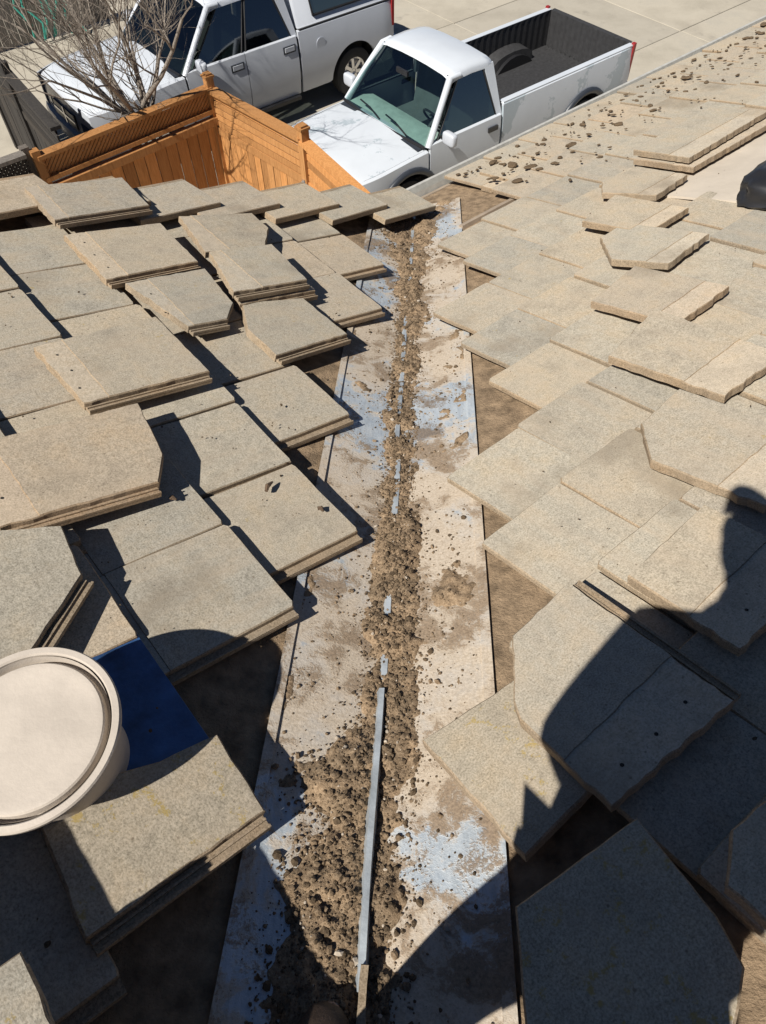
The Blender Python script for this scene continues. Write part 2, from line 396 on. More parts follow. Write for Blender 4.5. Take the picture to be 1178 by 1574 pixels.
# walls, fascia, drip edge
bm = bmesh.new()
e0, e1 = V0+VD*4.15, PR(8.0, EAVE-.02, DECK-.05)
p0, p1 = PR(2.75, EAVE-.45, 0), PR(8.0, EAVE-.45, 0)
for a, b in ((p0, p1),):
    q = [Vector((a.x, a.y, 0)), Vector((b.x, b.y, 0)), Vector((b.x, b.y, b.z-.13)), Vector((a.x, a.y, a.z-.13))]
    nrm = -Vector((DR.x, DR.y, 0)).normalized()*.15
    f_ = [bm.verts.new(p) for p in q]; g_ = [bm.verts.new(p+nrm) for p in q]
    bm.faces.new(f_); bm.faces.new(g_[::-1])
    for i in range(4): bm.faces.new((f_[i], g_[i], g_[(i+1) % 4], f_[(i+1) % 4]))
hlink('wall', bm, ['stucco'])
bm = bmesh.new()
a, b = PL(RAKE_A-.36, 2.75, 0), PL(RAKE_A+.33, -2.3, 0)
q = [Vector((a.x, a.y, 0)), Vector((b.x, b.y, 0)), Vector((b.x, b.y, b.z-.13)), Vector((a.x, a.y, a.z-.13))]
nrm = -CL*.15
f_ = [bm.verts.new(p) for p in q]; g_ = [bm.verts.new(p+nrm) for p in q]
bm.faces.new(f_); bm.faces.new(g_[::-1])
for i in range(4): bm.faces.new((f_[i], g_[i], g_[(i+1) % 4], f_[(i+1) % 4]))
hlink('wall', bm, ['stucco'])
bm = bmesh.new(); beam(bm, PR(2.8, EAVE+.03, -.14), PR(8.2, EAVE+.03, -.14), .03, .16, NR)
hlink('fascia', bm, ['fascia'])
bm = bmesh.new(); beam(bm, PL(RAKE_A+.565, -2.4, -.14), PL(RAKE_A-.15, 2.95, -.14), .03, .16, NL)
hlink('barge_board', bm, ['fascia'])
bm = bmesh.new()
loft(bm, [[PR(a_, b_, h_) for b_, h_ in ((3.262, -.03), (3.262, -.10), (3.318, -.115), (3.325, -.014), (3.343, -.008), (3.346, -.018), (3.334, -.024), (3.33, -.125), (3.255, -.11))] for a_ in (2.8, 4.5, 6.2, 8.2)])
hlink('gutter', bm, ['steel'])
# valley flashing: metal sheet, hemmed edges and a centre rib
bm = bmesh.new(); S0, S1 = -1.0, 4.16; ns = 120
ts = [-.245, -.18, -.12, -.06, -.03, -.012, 0, .012, .03, .06, .12, .19, .262]
secs = []
for i in range(ns+1):
    s = S0+(S1-S0)*i/ns
    secs.append([valley(s, t, .0015*noise.noise(Vector((s*3, t*9, 2))) + (0 if abs(t) > .06 else .0)) for t in ts])
loft(bm, secs); hflash = hlink('valley_flashing', bm, ['flash'], None, 40)
for tt, wd in ((-.25, .024), (.268, .026)):
    bm = bmesh.new(); secs = []
    for i in range(ns+1):
        s = S0+(S1-S0)*i/ns; j = .0025*noise.noise(Vector((s*5, tt, 4)))
        secs.append([valley(s, tt-wd/2, j), valley(s, tt-wd/2, .007+j), valley(s, tt+wd/2, .007+j), valley(s, tt+wd/2, j)])
    loft(bm, secs); hlink('flashing_hem', bm, ['flash'], hflash, 30)
for s0, s1, ro in ((-.02, .62, .0), (.66, 1.62, .004), (1.66, 2.7, -.004), (2.75, 4.1, 0)):   # rib in lengths
    bm = bmesh.new(); secs = []; k = int((s1-s0)*20); hr = .034 if s0 < .3 else .0135
    for i in range(k+1):
        s = s0+(s1-s0)*i/k; o = ro+.004*noise.noise(Vector((s*2.5, 1, 9)))
        secs.append([valley(s, o-.017, -.002), valley(s, o-.008, hr), valley(s, o+.007, hr+.001), valley(s, o+.013, -.002)])
    r_ = loft(bm, secs); bm.faces.new(r_[0]); bm.faces.new(r_[-1]); hlink('centre_rib', bm, ['rib'], hflash, 30)

# ---------------------------------------------------------------- dirt and debris lying in the valley
TAB = [(-1.0, -.03, .12), (-.3, -.03, .12), (0, -.045, .15), (.2, -.045, .155), (.38, -.02, .13), (.55, .012, .095), (.75, .015, .08), (1.2, .016, .075), (1.7, .004, .072), (2.7, .0, .078), (3.3, -.01, .09), (3.7, -.035, .16), (4.3, -.04, .22)]
def tab(s):
    for (a, c, h), (b, c2, h2) in zip(TAB, TAB[1:]):
        if s <= b:
            k = max(0, (s-a)/(b-a)); return c+(c2-c)*k, h+(h2-h)*k
    return TAB[-1][1:]
_tab = tab
def tab(s):
    c, h = _tab(s); return c, h*(.80 if s < 3.3 else 1)
def depth(s, t):
    c, h = tab(s); u = (t-c)/h
    core = max((.015 if s < .45 else .019)*(1-u*u), -.016)
    n1 = noise.fractal(Vector((s*7, t*7, 1.3)), 1.0, 2.1, 5); n2 = noise.noise(Vector((s*38, t*38, 5))); n3 = noise.noise(Vector((s*95, t*95, 8)))
    edge = .003 if s < .45 else 0
    if t > .05: edge += .020*math.exp(-((s-(1.50+.9*(t-.05)))/.045)**2) + .014*math.exp(-((s-(.72+.5*t))/.04)**2)
    if t < -.04: edge += .013*math.exp(-((s-(1.95-.4*t))/.05)**2)
    n0 = noise.fractal(Vector((s*2.6, t*5.5, 7.7)), 1.0, 2.0, 3)
    return core + edge + .014*n0 + .021*n1 + .008*n2 + .004*n3
bm = bmesh.new(); secs = []; nS, nT = 760, 86
for i in range(nS+1):
    s = -.75+(4.14+.75)*(i/nS)**1.35
    secs.append([valley(s, t, max(-.012, depth(s, t))) for t in (-.235+.485*k/nT for k in range(nT+1))])
loft(bm, secs)
dead = [f for f in bm.faces if False]
o = link('dirt', bm, ['dirt'], None, None, 60); o['kind'] = 'stuff'; o['label'] = 'brown dirt and leaf litter filling the roof valley'; o['category'] = 'dirt'
def lump(bm, p, r, rg, n, mi=0):
    k = bmesh.ops.create_icosphere(bm, subdivisions=1, radius=1)['verts'] if False else None
ICO = []
def ico_pts():
    b = bmesh.new(); bmesh.ops.create_icosphere(b, subdivisions=1, radius=1.0); b.verts.ensure_lookup_table()
    v = [x.co.copy() for x in b.verts]; f = [[x.index for x in fc.verts] for fc in b.faces]; b.free(); return v, f
IV, IF = ico_pts()
def clods(name, items, matn, rg):
    verts, faces = [], []
    for p, n, r in items:
        q = Matrix.Rotation(rg.uniform(0, 6.28), 3, n); sx, sy, sz = rg.uniform(.7, 1.3)*r, rg.uniform(.7, 1.3)*r, rg.uniform(.5, .9)*r
        base = len(verts)
        for v in IV:
            j = rg.uniform(.75, 1.25); verts.append(p+q @ Vector((v.x*sx*j, v.y*sy*j, v.z*sz*j)))
        faces += [[base+i for i in f] for f in IF]
    me = bpy.data.meshes.new(name); me.from_pydata(verts, [], faces); me.materials.append(M[matn])
    o = bpy.data.objects.new(name, me); COL.objects.link(o); return o
rg = random.Random(11); items = {'clod': [], 'dark_clod': [], 'chip': []}; n_ = 0
while n_ < 30000:
    s = -.7+4.8*rg.random()**1.5; c, h = tab(s); q_ = rg.random()
    t = rg.gauss(c, h*.55) if q_ < .5 else rg.gauss(c, h*1.15) if q_ < .85 else rg.uniform(-.23, .245)
    if s < .5 and rg.random() < .3: t = rg.uniform(-.2, .1)
    if not -.235 < t < .25: continue
    d = depth(s, t)
    if d < -.012 and rg.random() < .72: continue
    r = min(.0095, rg.lognormvariate(math.log(.0018), .62)); k_ = rg.random()
    items['clod' if k_ < .55 else 'dark_clod' if k_ < .975 else 'chip'].append((valley(s, t, max(0, d)+r*.35), NM, r)); n_ += 1
for k_, nm, lb in (('clod', 'dirt_crumbs', 'loose brown crumbs of dry dirt scattered along the valley'), ('dark_clod', 'dark_debris', 'dark crumbs of moss and leaf scattered along the valley'), ('chip', 'mortar_chips', 'pale chips of mortar scattered along the valley')):
    o = clods(nm, items[k_], k_, rg); o['kind'] = 'stuff'; o['label'] = lb; o['category'] = 'debris'
rg = random.Random(77); cr_ = []
for k_ in range(900):
    if rg.random() < .5: a_, b_ = rg.uniform(.2, 2.8), rg.uniform(-.4, 2.0); P_, n_ = PL, NL
    else: a_, b_ = rg.uniform(.4, 4.5), rg.uniform(-.3, 2.9); P_, n_ = PR, NR
    if P_ is PL and a_ < b_*1.013+.40 or P_ is PR and a_ < b_*.886+.40: continue
    r = min(.006, rg.lognormvariate(math.log(.0017), .5)); cr_.append((P_(a_, b_, .002), n_, r))
o = clods('roof_grit', cr_, 'dark_clod', rg); o['kind'] = 'stuff'; o['label'] = 'fine dark grit sprinkled over the roof tiles'; o['category'] = 'grit'
# clods of dry moss on the right slope by the eave, each one an object
CM = []
for k in range(5):
    g = random.Random(60+k); bm = bmesh.new(); bmesh.ops.create_icosphere(bm, subdivisions=2, radius=1)
    for v in bm.verts: v.co = Vector((v.co.x*(1+.45*noise.noise(v.co*1.7+Vector((k*7, 0, 0)))), v.co.y*(.75+.4*noise.noise(v.co*1.9+Vector((0, k*5, 0)))), v.co.z*.34*(1+.6*noise.noise(v.co*2.3))))
    me = bpy.data.meshes.new('moss_clod'); bm.to_mesh(me); bm.free(); me.materials.append(M['moss']); CM.append(me)
g = random.Random(21)
def clod(P, a, b, r, h=.006):
    o = bpy.data.objects.new('moss_clod', g.choice(CM)); COL.objects.link(o)
    n = NR; x = (CR*math.cos(g.random()*6)+DR*math.sin(g.random()*6)).normalized(); y = n.cross(x)
    o.matrix_world = Matrix.Translation(P(a, b, h)) @ Matrix((x, y, n)).transposed().to_4x4() @ Matrix.Diagonal((r, r*g.uniform(.6, 1.1), r*g.uniform(.7, 1.2), 1))
    return tag(o, 'small dark clod of dry moss lying on the sunny right roof slope', 'moss clod', 'dry moss clods on the right roof slope')
for i in range(295):
    a = g.uniform(3.1, 6.6); b = 3.16-abs(g.gauss(0, .36))-max(0, g.uniform(-.3, .25))*(a-3)/3
    if b < 1.95: continue
    clod(PR, a, b, min(.042, g.lognormvariate(math.log(.0115), .6)))

# ---------------------------------------------------------------- loose tiles lying on the roof: every one a thing of its own
def clip(pts, c, keep_low):
    out = []
    for (x0, y0), (x1, y1) in zip(pts, pts[1:]+pts[:1]):
        i0 = (y0 <= c) == keep_low; i1 = (y1 <= c) == keep_low
        if i0: out.append((x0, y0))
        if i0 != i1 and abs(y1-y0) > 1e-9: k = (c-y0)/(y1-y0); out.append((x0+(x1-x0)*k, c))
    return out
def loose(side, pts, h, label, strip=.09, tilt_=0, roll=0, th=.03, lips=(), holes=0, seed=1, group=None, amp=.0022, cat='roof tile', top='tile', tie=None):
    rg = random.Random(seed)
    c, d, n, P = (-CL, DL, NL, PL) if side == 'L' else (CR, DR, NR, PR)
    sg = -1 if side == 'L' else 1
    a0 = sum(p[0] for p in pts)/len(pts); b0 = sum(p[1] for p in pts)/len(pts)
    loc = [(sg*(a-a0), b-b0) for a, b in pts]
    area = sum(x0*y1-x1*y0 for (x0, y0), (x1, y1) in zip(loc, loc[1:]+loc[:1]))
    idx = list(range(len(loc)))
    if area < 0: loc = loc[::-1]; idx = idx[::-1]
    d2 = d*math.cos(tilt_)+n*math.sin(tilt_); n2 = n*math.cos(tilt_)-d*math.sin(tilt_)
    c2 = c*math.cos(roll)+n2*math.sin(roll); n3 = n2*math.cos(roll)-c*math.sin(roll)
    mw = Matrix.Translation(P(a0, b0, h-th)) @ Matrix((c2, d2, n3)).transposed().to_4x4()
    bm = bmesh.new(); ymin = min(p[1] for p in loc)
    if strip:
        ca = clip(loc, ymin+strip+.012, True); cb = clip(loc, ymin+strip+.0006, False)
        prism(bm, ragged(ca, .022, amp*1.8, rg), 0, th-.0025, .003, 2, 1)
        prism(bm, ragged(cb, .03, amp, rg), 0, th, .004, 0, 1)
        xs = [p[0] for p in ca]; x0, x1 = min(xs), max(xs)
        for k in range(holes):
            xx = x0+(x1-x0)*(k+.8)/(holes+.6); yy = ymin+strip*.45+rg.uniform(-.012, .012)
            bmesh.ops.create_circle(bm, cap_ends=True, radius=.0045, segments=8, matrix=Matrix.Translation((xx, yy, th-.0018)))
            bm.faces.ensure_lookup_table(); bm.faces[-1].material_index = 3
    else:
        prism(bm, ragged(loc, .03, amp, rg), 0, th, .004, 0, 1)
    for i0, i1 in lips:
        A, B = Vector((sg*(pts[i0][0]-a0), pts[i0][1]-b0, 0)), Vector((sg*(pts[i1][0]-a0), pts[i1][1]-b0, 0))
        dr_ = (B-A).normalized(); out = dr_.cross(Vector((0, 0, 1)))
        if out.dot((A+B)/2) < 0: out = -out
        for off, wd, z0, z1 in ((.0145, .029, .001, .012), (.0265, .006, .0115, .0185), (.010, .005, .0115, .017)):
            beam(bm, A+out*off+dr_*.004+Vector((0, 0, (z0+z1)/2)), B+out*off-dr_*.006+Vector((0, 0, (z0+z1)/2)), wd, z1-z0, Vector((0, 0, 1)), 1)
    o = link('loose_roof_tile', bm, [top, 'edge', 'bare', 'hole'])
    o.matrix_world = mw
    tag(o, label, cat, group); return o
G1 = 'loose tiles on the left slope'; G2 = 'loose tiles on the right slope'
LT = loose
LT('L', [(2.002, .253), (1.671, .266), (1.665, .693), (2.03, .693)], .055, 'whole loose tile in the middle of the left slope, pale nailed strip at its left end', lips=((1, 2),), holes=3, seed=2, group=G1, tilt_=R(3))
LT('L', [(1.592, -.12), (1.272, -.125), (1.245, .28), (1.343, .347), (1.585, .395)], .06, 'large loose tile cut off by the left picture edge, with clipped right corner, above the bucket', lips=((1, 2),), holes=2, seed=3, group=G1, tilt_=R(2))
LT('L', [(2.727, .666), (2.351, .663), (2.383, 1.073), (2.737, 1.095)], .055, 'loose tile just below the topmost left tile, broad smooth strip along its left end', lips=((1, 2),), holes=3, seed=4, group=G1, tilt_=R(2))
LT('L', [(2.315, .72), (1.965, .787), (1.965, .952), (2.06, 1.04), (2.339, 1.078)], .05, 'loose left tile with one corner cut off, between two whole loose tiles', lips=((1, 2),), holes=2, seed=5, group=G1, tilt_=R(1))
LT('L', [(3.10, .665), (2.788, .659), (2.854, 1.105), (3.15, 1.125)], .085, 'loose tile farthest up by the gable edge, top one at the left', lips=((1, 2),), seed=6, group=G1, tilt_=R(1), strip=.06)
LT('L', [(2.40, 1.17), (2.06, 1.07), (2.075, 1.46), (2.40, 1.50)], .045, 'lower tile of the stack of two in the middle of the left slope', lips=((1, 2),), seed=7, group=G1)
LT('L', [(2.42, 1.145), (2.09, 1.055), (2.105, 1.43), (2.43, 1.47)], .082, 'upper smooth tile of the stack of two in the middle of the left slope', lips=((1, 2),), seed=8, group=G1, strip=.14)
LT('L', [(2.80, 1.219), (2.458, 1.152), (2.447, 1.45), (2.62, 1.59), (2.78, 1.60)], .06, 'loose tile with a slanting cut side, behind the stack of two', seed=9, group=G1, strip=.12)
LT('L', [(1.38, -.35), (1.261, -.135), (1.21, -.003), (1.041, -.028), (.87, -.23), (.90, -.5)], .055, 'cut loose tile at the left picture edge just above the bucket lid', lips=((3, 4),), seed=10, group=G1)
LT('L', [(2.082, 1.09), (2.044, 1.373), (1.749, 1.379), (1.71, 1.0), (1.9, 1.0)], .036, 'tile with a ragged broken head lying right below the stack of two', lips=((2, 3),), seed=12, group=G1, strip=0)
LT('L', [(.60, -.33), (.54, -.10), (.528, .027), (.336, .017), (.327, -.35)], .03, 'lichen spotted cut tile half in shade right below the bucket', lips=((3, 4),), seed=13, group=G1, strip=0, top='lichen')
LT('R', [(.914, .312), (.70, .300), (.571, .171), (.548, .13), (.534, -.119), (.883, -.148)], .055, 'loose tile half in shade beside the valley, lit groove along its far side', strip=.15, holes=3, lips=((5, 0),), seed=14, group=G2)
LT('R', [(.15, -.262), (.272, -.121), (.548, -.166), (.505, -.355), (.471, -.424), (.25, -.52)], .058, 'big shaded cut tile at the bottom edge, spotted with dark lichen', strip=0, seed=15, group=G2, amp=.001, top='lichen')
LT('R', [(.377, .267), (.66, .225), (.61, -.06), (.358, -.06)], .018, 'sunlit tile jutting into the valley left of the half shaded tile', strip=0, seed=16, group=G2, top='lichen')
LT('R', [(1.808, .906), (1.821, .472), (2.12, .462), (2.16, .975)], .052, 'loose tile at right with a broad smooth strip and ragged end by the picture edge', strip=.15, seed=17, group=G2, amp=.003, tilt_=R(2))
LT('R', [(2.103, 1.227), (2.123, .855), (2.46, .863), (2.43, 1.27)], .05, 'loose tile with ragged pale end, second up from the right picture edge', strip=.10, seed=18, group=G2, amp=.0026, tilt_=R(2))
LT('R', [(2.721, 1.789), (2.743, 1.436), (3.05, 1.44), (3.04, 1.85)], .055, 'loose tile with chipped left corner below the pale bare strip', strip=.09, seed=19, group=G2, amp=.0026, tilt_=R(2))
LT('R', [(3.20, 2.06), (3.079, 1.96), (3.141, 1.68), (3.42, 1.70), (3.45, 2.03)], .045, 'small loose tile touching the pale bare strip, clipped at its left corner', strip=.09, seed=20, group=G2, amp=.0026)
LT('R', [(2.62, 1.60), (2.453, 1.404), (2.519, 1.17), (2.83, 1.19), (2.79, 1.60)], .05, 'loose tile with a slanting left side in the middle of three on the right slope', strip=.09, seed=21, group=G2, amp=.0026)
LT('R', [(1.565, .589), (1.434, .457), (1.446, .12), (1.79, .15), (1.785, .607)], .042, 'loose tile with clipped corner lying just above the photographer\'s head shadow', strip=.13, seed=22, group=G2)
LT('R', [(3.53, 2.11), (3.50, 1.72), (4.3, 1.72), (4.35, 2.12)], .05, 'lower of two long loose tiles stacked by the pale bare strip', strip=.13, seed=23, group=G2, amp=.002)
LT('R', [(3.555, 2.13), (3.518, 1.76), (4.25, 1.78), (4.30, 2.15)], .088, 'upper of two long loose tiles stacked by the pale bare strip', strip=.13, seed=24, group=G2, amp=.002)
LT('R', [(1.35, .23), (1.022, .22), (1.0, -.086), (1.33, -.10)], .055, 'shaded loose tile under the photographer\'s head shadow, a nail hole in its smooth end', strip=.14, holes=2, seed=25, group=G2)
LT('R', [(.62, -.30), (.535, -.345), (.53, -.62), (.9, -.62), (.9, -.33)], .11, 'shaded tile edge poking in at the lower right picture corner', strip=0, seed=26, group=G2)
for nm, (a0, b0), lab in (('A', (.48, -.84), 'stack'), ('B', (.13, -.65), 'stack')):  # piles added at the frame edge to cast shade over the lower left
    for k in range(7 if nm == 'A' else 6):
        j = random.Random(k+len(nm)*9+int(a0*50)); da, db = j.uniform(-.02, .02), j.uniform(-.02, .02)
        LT('L', [(a0+.17+da, b0-.2+db), (a0-.17+da, b0-.2+db), (a0-.17+da, b0+.2+db), (a0+.17+da, b0+.2+db)], .04+.033*k, 'loose tile in a pile added at the lower left picture corner to cast shade', strip=.09, seed=40+k, group='piled tiles at the lower left corner')
# pale bare underlay where tiles have been taken off
bm = bmesh.new(); q = [PR(3.24, 1.80, -.0), PR(3.30, 1.20, -.0), PR(4.9, 1.15, -.0), PR(4.9, 1.80, -.0)]
f_ = [bm.verts.new(p) for p in q]; g_ = [bm.verts.new(p-NR*.012) for p in q]; bm.faces.new(f_); bm.faces.new(g_[::-1])
for i in range(4): bm.faces.new((f_[i], g_[i], g_[(i+1) % 4], f_[(i+1) % 4]))
link('underlay', bm, ['cream'], roofR)
bm = bmesh.new(); beam(bm, PR(2.62, 2.56, -.05), PR(3.15, 2.56, -.05), .03, .03, NR)
link('batten', bm, ['fascia'], roofR)
# black bag at the right edge
bm = bmesh.new(); bmesh.ops.create_icosphere(bm, subdivisions=4, radius=1)
for v in bm.verts:
    c = v.co.copy(); k = 1+.16*noise.noise(c*2.2)+.07*noise.noise(c*6)
    v.co = Vector((math.copysign(abs(c.x)**.6, c.x)*.21*k, math.copysign(abs(c.y)**.6, c.y)*.17*k, max(-.02, c.z*.11*k+.02)))
o = link('black_bag', bm, ['black'], None, None, 50)
o.matrix_world = Matrix.Translation(PR(3.46, 1.20, .01)) @ Matrix((CR, DR, NR)).transposed().to_4x4()
tag(o, 'crumpled black plastic bag at the right picture edge on the roof', 'bag')
# blue sheet in the bucket's shade
bm = bmesh.new(); prism(bm, [(0, 0), (.42, 0), (.42, .43), (0, .43)], 0, .008, .002, 0, 0)
o = link('blue_sheet', bm, ['blue'])
o.matrix_world = Matrix.Translation(PL(.87, -.41, -.014)) @ Matrix((-CL, DL, NL)).transposed().to_4x4() @ Matrix.Scale(.78, 4, (1, 0, 0))
tag(o, 'flat blue sheet lying in the shadow beside the bucket', 'sheet')
# bucket: vertical side, raised rim, recessed lid
bx, by = -.652, .415
bz = V0.z - (NL.x*(bx-V0.x)+NL.y*(by-V0.y))/NL.z
HB = .165
bk = empty('bucket', Matrix.Translation((bx, by, bz-.02)))
bm = bmesh.new(); z = HB+.02
lathe(bm, [(.0, -.05), (.122, -.05), (.126, 0), (.140, z-.045), (.150, z-.043), (.150, z-.030), (.146, z-.028), (.150, z-.004)], 72)
link('bucket_body', bm, ['bucket'], bk, None, 35)
bm = bmesh.new()
lathe(bm, [(.1595, z-.016), (.168, z-.014), (.1695, z-.004), (.167, z), (.156, z), (.153, z-.004), (.152, z-.024), (.148, z-.026), (.141, z-.026), (.139, z-.010), (.136, z-.0065), (.128, z-.006), (.122, z-.0075), (.06, z-.007), (0, z-.0075)], 96)
link('bucket_lid', bm, ['bucket'], bk, None, 30)
tag(bk, 'round cream bucket with a raised rim round its flat lid, at lower left', 'bucket')
# upright strip of broken tile and twigs in the valley
bm = bmesh.new(); prism(bm, ragged([(0, 0), (.30, .0), (.30, .014), (0, .018)], .03, .002, random.Random(3)), 0, .05, .002, 0, 0)
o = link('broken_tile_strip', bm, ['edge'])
o.matrix_world = Matrix.Translation(valley(-.28, .012, .0)) @ Matrix((VD, NM.cross(VD), NM)).transposed().to_4x4()
tag(o, 'narrow strip of broken tile standing on edge at the bottom of the valley', 'tile piece')
def twig(P, a, b, L, ang, lab):
    bm = bmesh.new(); tube(bm, [(0, 0, 0), (L*.4, .004, .004), (L, -.003, .002)], [.006, .008, .003], 6)
    o = link('twig', bm, ['twig'])
    c, d, n = (-CL, DL, NL) if P is PL else (CR, DR, NR)
    o.matrix_world = Matrix.Translation(P(a, b, .012)) @ Matrix((c, d, n)).transposed().to_4x4() @ Matrix.Rotation(ang, 4, 'Z')
    tag(o, lab, 'twig')
twig(PL, 1.13, .565, .045, 2.2, 'short brown twig lying on the left tile nearest mid valley')
twig(PL, 1.00, .66, .02, .5, 'tiny brown twig close to the lower edge of a left tile')
twig(PL, 1.22, .30, .018, 1.0, 'tiny crumb of bark beside the shadow on a left tile')

# ---------------------------------------------------------------- ground and driveway
bm = bmesh.new(); N_ = 12
v_ = [bm.verts.new((x, y, -.06)) for x, y in ((-400, -400), (400, -400), (400, 400), (-400, 400))]; bm.faces.new(v_)
o = link('ground', bm, ['soil']); o['kind'] = 'structure'
fwd, lft = Vector((math.sin(R(232)), math.cos(R(232)), 0)), Vector((math.sin(R(142)), math.cos(R(142)), 0))
bm = bmesh.new(); bm.faces.new([bm.verts.new((x, y, -.035)) for x, y in ((-16, 2), (22, 2), (22, 32), (-16, 32))])
o = link('driveway_base', bm, [simple('joint_filler', (.10, .085, .065), .95)]); o['kind'] = 'structure'
drv = empty('driveway', Matrix.Translation((0, 10, 0))); drv['kind'] = 'structure'
SL = {}
for i in range(-4, 7):
    for j in range(-2, 7):
        c = Vector((5.84, 15.16, 0)) - fwd*(-1.5+3.05*(i-2)) - lft*(1.5+3.05*(j-3))
        c = Vector((5.84, 15.16, 0)) + (-fwd)*(3.05*(i-3)+1.52) + (-lft)*(3.05*(j-3)-1.52)
        if not (-9 < c.x < 14 and 4.5 < c.y < 26): continue
        bm = bmesh.new(); h = 3.05/2-.010; r = random.Random(i*31+j)
        prism(bm, [(-h, -h), (h, -h), (h, h), (-h, h)], -.12, 0, .008, 0, 0)
        o = link('concrete_slab', bm, ['concrete'], drv)
        o.matrix_basis = Matrix.Translation((c.x, c.y-10, r.uniform(-.006, .006))) @ Matrix((fwd, lft.cross(fwd)*0+lft, Vector((0, 0, 1)))).transposed().to_4x4()

# ---------------------------------------------------------------- fences
def post(parent, p, z, s=.095, matn='orange', cap=True, inv_=None):
    bm = bmesh.new(); rot = Matrix.Rotation(R(-52), 3, 'Z')
    box(bm, (p[0], p[1], z/2-.03), (s, s, z+.06), 0, rot)
    o = link('post', bm, [matn], parent)
    if cap:
        bm = bmesh.new(); box(bm, (p[0], p[1], z+.012), (s*1.3, s*1.3, .024), 0, rot); box(bm, (p[0], p[1], z+.034), (s*.9, s*.9, .02), 0, rot)
        link('post_cap', bm, [matn], o)
    return o
def fence_run(parent, p, q, zp, zq, style, face, matn='orange', bw=.135):
    """p, q ground points; zp, zq rail heights; face = unit vector to the side whose rails we see"""
    P_, Q_ = Vector((*p, 0)), Vector((*q, 0)); L = (Q_-P_).length; d = (Q_-P_)/L; up = Vector((0, 0, 1)); slope = (zq-zp)
    def pt(t, dz, off=0): return P_+d*(L*t)+up*(zp+slope*t+dz)+face*off
    bm = bmesh.new(); beam(bm, pt(0, -.02), pt(1, -.02), .13, .04); link('top_rail', bm, [matn], parent)
    if style == 'slat':
        for k in range(5):
            bm = bmesh.new(); zz = -.085-k*.082; beam(bm, pt(.02, zz, .0), pt(.98, zz, .0), .022, .062); link('slat', bm, [matn], parent)
        low = -.50
        bm = bmesh.new(); beam(bm, pt(.01, low, .0), pt(.99, low, .0), .05, .09); link('rail', bm, [matn], parent)
    else:
        bm = bmesh.new(); n = int(L/.055)
        for k in range(-5, n+1):
            for s in (1, -1):
                x0, x1 = k*.055/L, (k*.055+.22)/L; z0, z1 = (-.25, -.03) if s > 0 else (-.03, -.25)
                if x0 < 0: z0 += (z1-z0)*(-x0)/(x1-x0); x0 = 0
                if x1 > 1: z1 = z0+(z1-z0)*(1-x0)/(x1-x0); x1 = 1
                if x1-x0 > .004: beam(bm, pt(x0, z0, .006*s), pt(x1, z1, .006*s), .03, .011, face)
        link('lattice', bm, ['darkwood' if matn != 'orange' else 'orange'], parent)
        low = -.34
        bm = bmesh.new(); beam(bm, pt(0, -.275, .01), pt(1, -.275, .01), .085, .05); link('rail', bm, [matn], parent)
        bm = bmesh.new(); beam(bm, pt(0, -.39, .035), pt(1, -.39, .035), .09, .09); link('rail', bm, [matn], parent)
        low = -.42
    n = int(L/bw); me = None
    for k in range(n):
        t0, t1 = (k+.03)/n, (k+.97)/n; bm = bmesh.new(); r = rnd.uniform(-.004, .004)
        top0, top1 = pt(t0, low, r), pt(t1, low, r)
        off = face*.009
        q4 = [Vector((top0.x, top0.y, .03)), Vector((top1.x, top1.y, .03)), top1, top0]
        a_ = [bm.verts.new(x+off) for x in q4]; b_ = [bm.verts.new(x-off) for x in q4]
        bm.faces.new(a_); bm.faces.new(b_[::-1])
        for i in range(4): bm.faces.new((a_[i], b_[i], b_[(i+1) % 4], a_[(i+1) % 4]))
        link('board', bm, [matn], parent)
FA, FB, FC, FL_ = (-2.02, 9.25), (-.779, 7.66), (-.10, 6.79), (-3.80, 7.86)
fc = empty('wood_fence'); tag(fc, 'orange stained wooden fence with a corner, below the roof edge', 'fence')
post(fc, FA, 1.90); post(fc, FB, 2.06); post(fc, FC, 1.80, cap=False); post(fc, FL_, 1.78, cap=False)
nAB = Vector((math.sin(R(230)), math.cos(R(230)), 0)); nLA = Vector((math.sin(R(142)), math.cos(R(142)), 0))
fence_run(fc, FA, FB, 1.78, 1.97, 'slat', nAB); fence_run(fc, FB, FC, 1.95, 1.80, 'slat', nAB)
fence_run(fc, FL_, FA, 1.72, 1.80, 'lattice', nLA, bw=.15)
bm = bmesh.new(); box(bm, Vector((*FB, 1.47))+nAB*.06, (.03, .03, .09)); box(bm, Vector((*FB, 1.47))+nAB*.075, (.05, .05, .03)); link('latch', bm, ['chrome'], fc)
gf = empty('lattice_fence'); tag(gf, 'grey weathered fence with black lattice at the left picture edge', 'fence')
FW = (-5.3, 6.67)
fence_run(gf, FW, (-3.88, 7.78), 1.80, 1.80, 'lattice', nLA, 'greywood', .15); post(gf, (-3.90, 7.86), 1.82, .09, 'greywood', False)
df = empty('dark_fence'); tag(df, 'dark slatted fence running away behind the grey post at the far left', 'fence')
nD = Vector((math.sin(R(52)), math.cos(R(52)), 0))
fence_run(df, (-3.72, 8.45), (-5.7, 11.35), 1.74, 1.70, 'slat', nD, 'darkwood', .14)
post(df, (-4.7, 9.88), 1.85, .09, 'darkwood', False); post(df, (-5.7, 11.35), 1.85, .09, 'darkwood', False)
bw_ = empty('board_fence'); tag(bw_, 'grey board fence beyond the driveway in the top left corner', 'fence')
fence_run(bw_, (-10.5, 12.0), (-5.2, 16.15), 1.7, 1.7, 'slat', nLA, 'greywood', .18)
rp = bmesh.new()
